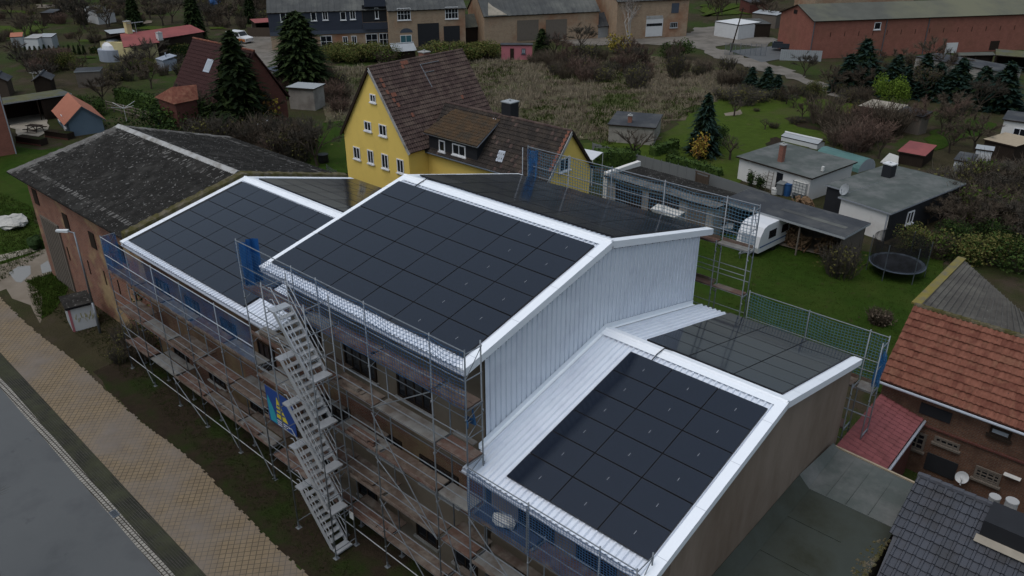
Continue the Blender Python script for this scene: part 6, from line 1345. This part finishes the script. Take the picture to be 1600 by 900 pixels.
mb = MB(); mb.slab([B-c0,Cc-c0,Dd-c0,E_-c0], .1); mb.slab([A-c0,B-c0,E_-c0], .1); r_ = mb; t2 = thing('hipped_porch', 'small bright orange hipped roof building in front of the maroon roof', 'porch', c0); mb.build('roof', 'tile_orange2', t2)
mb = MB(); f = lambda p, k=.92: ((p-c0)*k); cen = ((A+B+Cc+Dd)/4-c0); I = lambda p: ((p-c0)*.86+cen*.14); pl = [I(A),I(B),I(Cc),I(Dd)]; mb.prism([(p.x,p.y) for p in pl], 0, 4.05); mb.build('wall', 'brick_dark', t2)
shed('flat_extension', 'pale flat roofed extension with white flue beside the maroon house', 'extension', (446,136), (490,139), (437,126), 2.6, 2.6, 'render_grey', 'panel_grey', ov=.2)
shed('garage', 'small violet-grey roofed garage behind the maroon gable', 'garage', (412,106), (436,114), (408,96), 2.4, 2.4, 'render_grey', 'slate_clad2', ov=.1)
# bungalow with red roof
o, yaw, L, W = frame3((193,74), (250,66), (213,55), 2.9); t = thing('cream_bungalow', 'cream bungalow with low bright red roof in the left gardens', 'bungalow', o, yaw); W = 9
mb = MB(); mb.prism([(3.0,.5),(L-.3,.5),(L-.3,W-.5),(.6,W-.5)], 0, 2.8); mb.build('wall', 'cream', t)
mb = MB(); mb.slab([(0,0,2.9),(L,0,2.9),(L+.3,W*.55,4.0),(2.2,W*.55,4.0)], .12, 0, 1); mb.slab([(L+.3,W,2.9),(0,W,2.9),(2.2,W*.55,4.0),(L+.3,W*.55,4.0)], .12, 0, 1)
mb.slab([(L+.02,1.6,3.1),(L+9,2.6,3.1),(L+8.6,W*.55+1,3.9),(L+.32,W*.55,4.0)], .12, 0, 1); mb.build('roof', ['roof_red','timber_dark'], t)
part_box(t, 'porch_wall', (L+.5,2.4,0), (L+8.5,2.7,2.9), 'timber_dark'); chimney(t, 3.6, W*.55, 3.6, 5.6, .8, 'cream'); chimney(t, L+.9, 1.6, 2.9, 4.0, .7, 'panel_white')
mb = MB(); mb.tube((L-1,W*.5,3.9),(L-1,W*.5,5.4),.04); mb.bar((L-2.2,W*.5,5.4),(L+.3,W*.5,5.4),.06); 
for k in range(6): mb.bar((L-2.+k*.4,W*.5-.4,5.4),(L-2.+k*.4,W*.5+.4,5.4),.04)
mb.build('aerial', 'panel_grey', t)
shed('garden_shed', 'dark shed with pale blue-grey sheet roof left of the cream bungalow', 'shed', (172,53), (212,49), (175,46), 2.2, 2.4, 'timber_dark', 'panel_grey', ov=.15)
shed('garden_shed', 'white walled hut with mossy grey roof among far left trees', 'hut', (150,20), (180,17), (155,8), 2.2, 2.8, 'panel_white', 'fibre_grey', ov=.15)
shed('garden_shed', 'tiny hut with orange sheet roof in the far left allotments', 'hut', (15,58), (35,57), (17,51), 1.7, 2.2, 'panel_grey', 'tile_salmon', ov=.05)
shed('garden_shed', 'low pale hut with white sheeting right of the orange roofed hut', 'hut', (36,60), (58,60), (38,53), 1.8, 2.0, 'panel_white', 'concrete', ov=.05)
shed('garden_shed', 'grey sheet roofed hut in the middle of the left allotments', 'hut', (58,58), (80,58), (60,52), 1.8, 2.1, 'panel_grey', 'panel_grey', ov=.05)
shed('garden_shed', 'dark hut at the far left edge with black opening', 'hut', (62,20), (82,20), (64,14), 2.0, 2.2, 'timber_dark', 'felt_dark', ov=.05)
shed('garden_shed', 'dark hut with pale roof edge left of the green bush', 'hut', (115,112), (156,110), (118,106), 2.1, 2.2, 'timber_grey', 'felt_dark', ov=.1, fascia='panel_grey')
o, yaw, L, W = frame3((80,124), (112,122), (84,116), 2.0); t = thing('garden_hut', 'dark gabled garden hut left of the flat dark hut', 'hut', o, yaw+R(90)); gable(t, 3.2, L, 1.9, 2.6, 'timber_dark', 'felt_dark', ridge='felt_dark')
o, yaw, L, W = frame3((12,126), (44,124), (15,116), 2.0); t = thing('garden_hut', 'dark gabled hut with brown door at the left edge', 'hut', o, yaw+R(90)); gable(t, 3.2, L, 1.9, 2.6, 'timber_door', 'felt_dark', ridge='felt_dark')
mb = MB(); mb.slab([(0,0,.9),(3.2,.2,1.2),(3,1.4,1.4),(.2,1.2,1.0)], .05); mb.tube((.3,.3,0),(.3,.3,.9),.05); mb.tube((2.8,1,0),(2.8,1,1.2),.05); o = mb.build('covered_stack', 'plastic_white'); o.location = G(48,124); tag(o, 'white sheet covered stack between the two dark gabled huts', 'stack')
# tent like pool
t = thing('pool_tent', 'pale grey round pool tent with domed cover in the left gardens', 'tent', G(182,93)); mb = MB(); mb.tube((0,0,0),(0,0,1.7),2.3,2.3,18); mb.build('wall', 'tent_grey', t); mb = MB(); n = 16
for i in range(4):
    for k in range(n):
        f = lambda i,k: (1.7*math.cos(math.pi/2*i/4)*math.cos(2*math.pi*k/n), 1.7*math.cos(math.pi/2*i/4)*math.sin(2*math.pi*k/n), 1.71+1.4*math.sin(math.pi/2*i/4)); mb.face([f(i,k),f(i,k+1),f(i+1,k+1),f(i+1,k)])
mb.build('dome', 'paint_white', t)
mb = MB(); mb.prism([(-1,-1),(1,-1),(1,1),(-1,1)], 0, 1.5); mb.slab([(-1.1,-1.1,1.6),(1.1,-1.1,1.6),(1.1,1.1,2.0),(-1.1,1.1,2.0)], .1); mb.tube((0,0,1.8),(0,0,2.4),.1); o = mb.build('garden_toilet', 'tent_grey'); o.location = G(263,109); tag(o, 'pale grey garden cabin beside the maroon roof', 'cabin')
lump('tarpaulin_heap', 'bright blue tarpaulin heap in the far gardens', 'tarpaulin', G(335,12), 1.5, 1.2, 1.6, 'paint_blue', 5)
shed('carport', 'far red roofed carport behind the silver car at the slate farmhouse', 'carport', (398,36), (426,34), (402,29), 2.3, 2.5, 'timber_dark', 'roof_red', open_front=True)
mb = MB(); A, B = G(388,58), G(428,58); d = B-A; 
for k in range(30): p = d*k/30; q = d*(k+.92)/30; mb.hexa([p,q,q+Vector((.03,.05,0)),p+Vector((.03,.05,0)),p+Vector((0,0,1.6)),q+Vector((0,0,1.6)),q+Vector((.03,.05,1.6)),p+Vector((.03,.05,1.6))])
o = mb.build('board_fence', 'timber_door'); o.location = A; tag(o, 'brown board fence beside the slate clad farmhouse', 'fence')
# left edge: brick building, carport, blue hut
t = thing('brick_building', 'plain red brick building cut off by the left edge', 'building', G(27,240), R(82)); mb = MB(); mb.prism([(-12,.0),(0,0),(0,8.5),(-12,8.5)], 0, 8.4); mb.slab([(-12,-.2,8.45),(.15,-.2,8.45),(.15,8.7,8.45),(-12,8.7,8.45)], .2, 1); mb.build('wall', ['brick_red','felt_dark'], t)
mb = MB(); mb.tube((-.1,-.07,0),(-.1,-.07,8.3),.06); mb.build('downpipe', 'gutter_grey', t)
t, L, W = shed('carport', 'wide carport with mossy flat roof sheltering a dark car on the left', 'carport', (0,163), (112,146), (14,151), 2.5, 2.4, 'timber_dark', 'felt_moss', open_front=True, fascia='panel_grey')
part_box(t, 'side_panel', (L*.55,.2,0), (L*.98,.26,2.2), 'timber_dark')
o, yaw, L, W = frame3((106,190), (163,181), (68,180), 2.3); W = 4.2
A, B = G(110,214), G(164,206); d = B-A; yaw = math.atan2(d.y,d.x); Lg = d.length; t = thing('blue_hut', 'blue rendered hut with salmon tiled gable roof', 'hut', A, yaw)
h1, hr1 = HT(108,190,A), HT(130,165,(A+B)/2); dep = 7.2
mb = MB(); mb.prism([(0,0),(Lg,0),(Lg,dep),(0,dep)], 0, h1)
for y in (0,dep): mb.face([(0,y,h1-.001),(Lg,y,h1-.001),(Lg/2,y,hr1-.12)])
mb.build('wall', 'blue_wall', t); mb = MB(); s_ = (hr1-h1)/(Lg/2)
for sx in (-1,1):
    xe, xr = (-.35, Lg/2) if sx < 0 else (Lg+.35, Lg/2); ze = h1-.35*s_; q = [(xe,-.25,ze),(xr,-.25,hr1),(xr,dep+.2,hr1),(xe,dep+.2,ze)]; mb.slab(q, .12, 0, 1)
    if sx < 0: mb.tiles((xe,dep+.2,ze+.02),(0,-1,0),(xr-xe,0,hr1-ze),dep+.45,math.hypot(xr-xe,hr1-ze),.26,.36,.03,.02,0)
mb.build('roof', ['tile_salmon','blue_dark'], t); xwin(t, 0, 1.0, 1.9, .7, 1.6, out=-1, mull=1); part_box(t,'door',(-.05,2.4,.05),(-.002,3.2,1.75),'frame_white'); xwin(t, 0, 4.4, 5.6, .7, 1.6, out=-1, mull=2); part_box(t,'corner_trim',(-.02,-.03,0),(.12,-.002,h1),'blue_dark')
for (u,v,w_,lab) in ((85,213,3.2,'long dark planter box beside the blue hut'),(40,222,3.4,'long dark planter box by the red brick building')):
    mb = MB(); mb.box((0,0,0),(w_,.9,.65),0); mb.box((-.03,-.03,.0),(w_+.03,-.002,.16),2); mb.box((.06,.06,.652),(w_-.06,.84,.68),1); mb.box((-.03,-.03,.6),(w_+.03,.03,.68),0); o = mb.build('planter_box', ['timber_dark','soil','brick_dark']); o.location = G(u-14,v+1); o.rotation_euler.z = R(20); tag(o, lab, 'planter')
mb = MB(); mb.slab([(-.8,-.4,.72),(.8,-.4,.72),(.8,.4,.72),(-.8,.4,.72)], .05)
for y in (-.75,.75): mb.slab([(-.8,y-.14,.44),(.8,y-.14,.44),(.8,y+.14,.44),(-.8,y+.14,.44)], .05)
for x in (-.55,.55): mb.bar((x,-.8,.4),(x,.8,.4),.06); mb.bar((x,-.6,0),(x,-.25,.7),.06); mb.bar((x,.6,0),(x,.25,.7),.06)
o = mb.build('picnic_table', 'timber_dark'); o.location = G(56,206); o.rotation_euler.z = .5; tag(o, 'dark picnic table on the pale gravel yard', 'table')
t = thing('clothes_dryer', 'rotary clothes dryer with thin white arms behind the mossy barn', 'clothes dryer', G(198,190)); mb = MB(); mb.tube((0,0,0),(0,0,1.9),.03); mb.build('pole', 'panel_white', t)
for k in range(4): a = k*math.pi/2+.3; mb = MB(); mb.tube((0,0,1.5),(1.6*math.cos(a),1.6*math.sin(a),1.95),.025); mb.build('arm', 'panel_white', t)
mb = MB(); A, B = G(168,172), G(275,200); d = B-A
for k in range(10): mb.tube(d*k/9, d*k/9+Vector((0,0,1.1)), .07)
for z in (.35,.75,1.05): mb.tube(Vector((0,0,z)), d+Vector((0,0,z)), .06)
o = mb.build('rail_fence', 'timber_grey'); o.location = A; tag(o, 'grey log rail fence behind the mossy barn', 'fence')
for u,v,mat,lab in ((378,233,'paint_blue','blue drum behind the mossy barn'),(250,196,'paint_blue','blue drum beside the log rail fence')): tub('drum', lab, 'drum', G(u,v), .35, .9, mat)
mb = MB(); mb.prism([(-.6,-.6),(.6,-.6),(.6,.6),(-.6,.6)], 0, 2.0); mb.slab([(-.7,-.7,2.05),(.7,-.7,2.05),(.7,.7,2.3),(-.7,.7,2.3)], .08); o = mb.build('tool_cabin', 'panel_grey'); o.location = G(412,222); tag(o, 'narrow grey-green tool cabin behind the barn ridge', 'cabin')
shed('garden_shed', 'low red tiled shed just behind the mossy barn eave', 'shed', (382,236), (412,246), (388,226), 1.5, 1.8, 'brick_dark', 'tile_orange2', ov=.1)
tub('water_butt', 'black water butt in the garden beside the yellow gable', 'water butt', G(506,256), .5, .9, 'black_rubber')
# fence at the yellow house front, thin dark mesh
mb = MB(); A, B = Vector((-31,17.2,0)), Vector((-21.5,15.0,0)); d = B-A
for k in range(6): mb.tube(d*k/5, d*k/5+Vector((0,0,1.9)), .04)
for k in range(60): mb.bar(d*k/60, d*k/60+Vector((0,0,1.85)), .02)
for k in range(9): mb.bar(Vector((0,0,.2*k+.1)), d+Vector((0,0,.2*k+.1)), .02)
o = mb.build('garden_fence', 'steel_dark'); o.location = A; tag(o, 'dark wire garden fence in front of the yellow gable', 'fence')
# vehicles
def car(name, label, cat, loc, rz, L, W, H, body, lower=None, van=False):
    t = thing(name, label, cat, loc, rz)
    if van: prof = [(0,.35),(0,1.0),(.1,H-.1),(.4,H),(L*.62,H),(L*.74,H*.62),(L*.96,H*.52),(L,.9),(L,.35)]; glass = [(L*.50,H*.58),(L*.50,H*.9),(L*.61,H*.92),(L*.71,H*.6)]
    else: prof = [(0,.35),(0,.85),(.25,.95),(L*.20,H),(L*.58,H),(L*.74,.95),(L*.97,.8),(L,.6),(L,.35)]; glass = [(L*.12,.98),(L*.22,H-.07),(L*.57,H-.07),(L*.71,.98)]
    mb = MB(); ins = lambda z: .12*max(0,(z-.9))
    for y, s in ((0,1),(W,-1)):
        q = [(x,y+s*ins(z),z) for x,z in prof]; mb.face(q[::-1] if s > 0 else q)
    for (x,z),(x2,z2) in zip(prof, prof[1:]+prof[:1]): mb.face([(x,ins(z),z),(x,W-ins(z),z),(x2,W-ins(z2),z2),(x2,ins(z2),z2)])
    mb.build('body', body, t)
    if lower: mb = MB(); mb.box((L*.35,-.015,.4),(L*.98,W+.015,.85)); mb.build('side_panel', lower, t)
    for y, s in ((-.01,1),(W+.01,-1)): mb = MB(); mb.face([(x,y+s*ins(z),z) for x,z in glass]); mb.build('side_window', 'glass_dark', t)
    a, b = (prof[4], prof[5]); mb = MB(); e = .012
    mb.face([(a[0]+.05+e,.2,a[1]-.06+e),(a[0]+.05+e,W-.2,a[1]-.06+e),(b[0]-.03+e,W-.12,b[1]+.06+e),(b[0]-.03+e,.12,b[1]+.06+e)]); mb.build('windscreen', 'glass_dark', t)
    for x in (L*.18, L*.80):
        for y in (-.02, W-.2):
            mb = MB(); mb.tube((x,y,.32),(x,y+.22,.32),.32,.32,16); wh = mb.build('wheel', 'black_rubber', t); mb = MB(); yy = y-.004 if y < 0 else y+.224; mb.tube((x,yy,.32),(x,yy+.004*(1 if y > 0 else -1),.32),.19,.19,12); mb.build('rim', 'steel', wh)
    for y in (.12, W-.4): part_box(t, 'headlight', (L-.02,y,.62), (L+.012,y+.28,.76), 'glass_pale')
car('parked_van', 'white van with orange lower side parked behind the maroon roof', 'van', G(354,66), R(12), 4.6, 1.8, 1.9, 'paint_white', 'paint_orange', True)
car('parked_car', 'silver car behind the brown board fence by the farmhouse', 'car', G(394,46), R(15), 4.4, 1.75, 1.5, 'paint_silver')
car('parked_car', 'dark grey car parked under the mossy carport', 'car', G(34,176), R(200), 4.3, 1.75, 1.5, 'paint_dark')
mb = MB(); mb.box((0,0,.55),(3.4,1.8,.7),0); mb.box((0,0,.7),(3.4,.08,1.3),0); mb.box((0,1.72,.7),(3.4,1.8,1.3),0); mb.box((0,.08,.7),(.08,1.72,1.3),0); mb.bar((3.4,.9,.6),(4.6,.9,.55),.1,m=0)
for y in (-.2,1.8): mb.tube((1.7,y,.35),(1.7,y+.2,.35),.35,n=14,m=1)
o = mb.build('flat_trailer', ['paint_dark','black_rubber']); o.location = G(1205,80); o.rotation_euler.z = R(20); tag(o, 'dark box trailer parked beside the red barn gable', 'trailer')
# far wood beyond the village: one mass
mb = MB(); rr = random.Random(90)
def far(n, fx, mats):
    for _ in range(n):
        p = fx(); h = rr.uniform(5,11)
        for _ in range(26):
            q = p+Vector((rr.gauss(0,1.8),rr.gauss(0,1.8),h*rr.uniform(.1,1))); a = Vector((rr.gauss(0,1),rr.gauss(0,1),rr.gauss(0,1))).normalized()*rr.uniform(.8,1.7); b = a.cross(Vector((rr.gauss(0,1),rr.gauss(0,1),1))).normalized()*rr.uniform(.5,1.1); mb.face([q-a,q+b,q+a,q-b], rr.choice(mats))
def band(u0,u1,d0,d1):
    u = rr.uniform(u0,u1); r = ray(u,100); r.z = 0; r.normalize(); p = CAM+r*rr.uniform(d0,d1); return Vector((p.x,p.y,0))
far(520, lambda: band(-700,2300,215,420), (0,1,2,3)); struct('far_wood', mb, ['twig_brown','twig_grey','needle_dark','leaf_olive'], 'stuff')
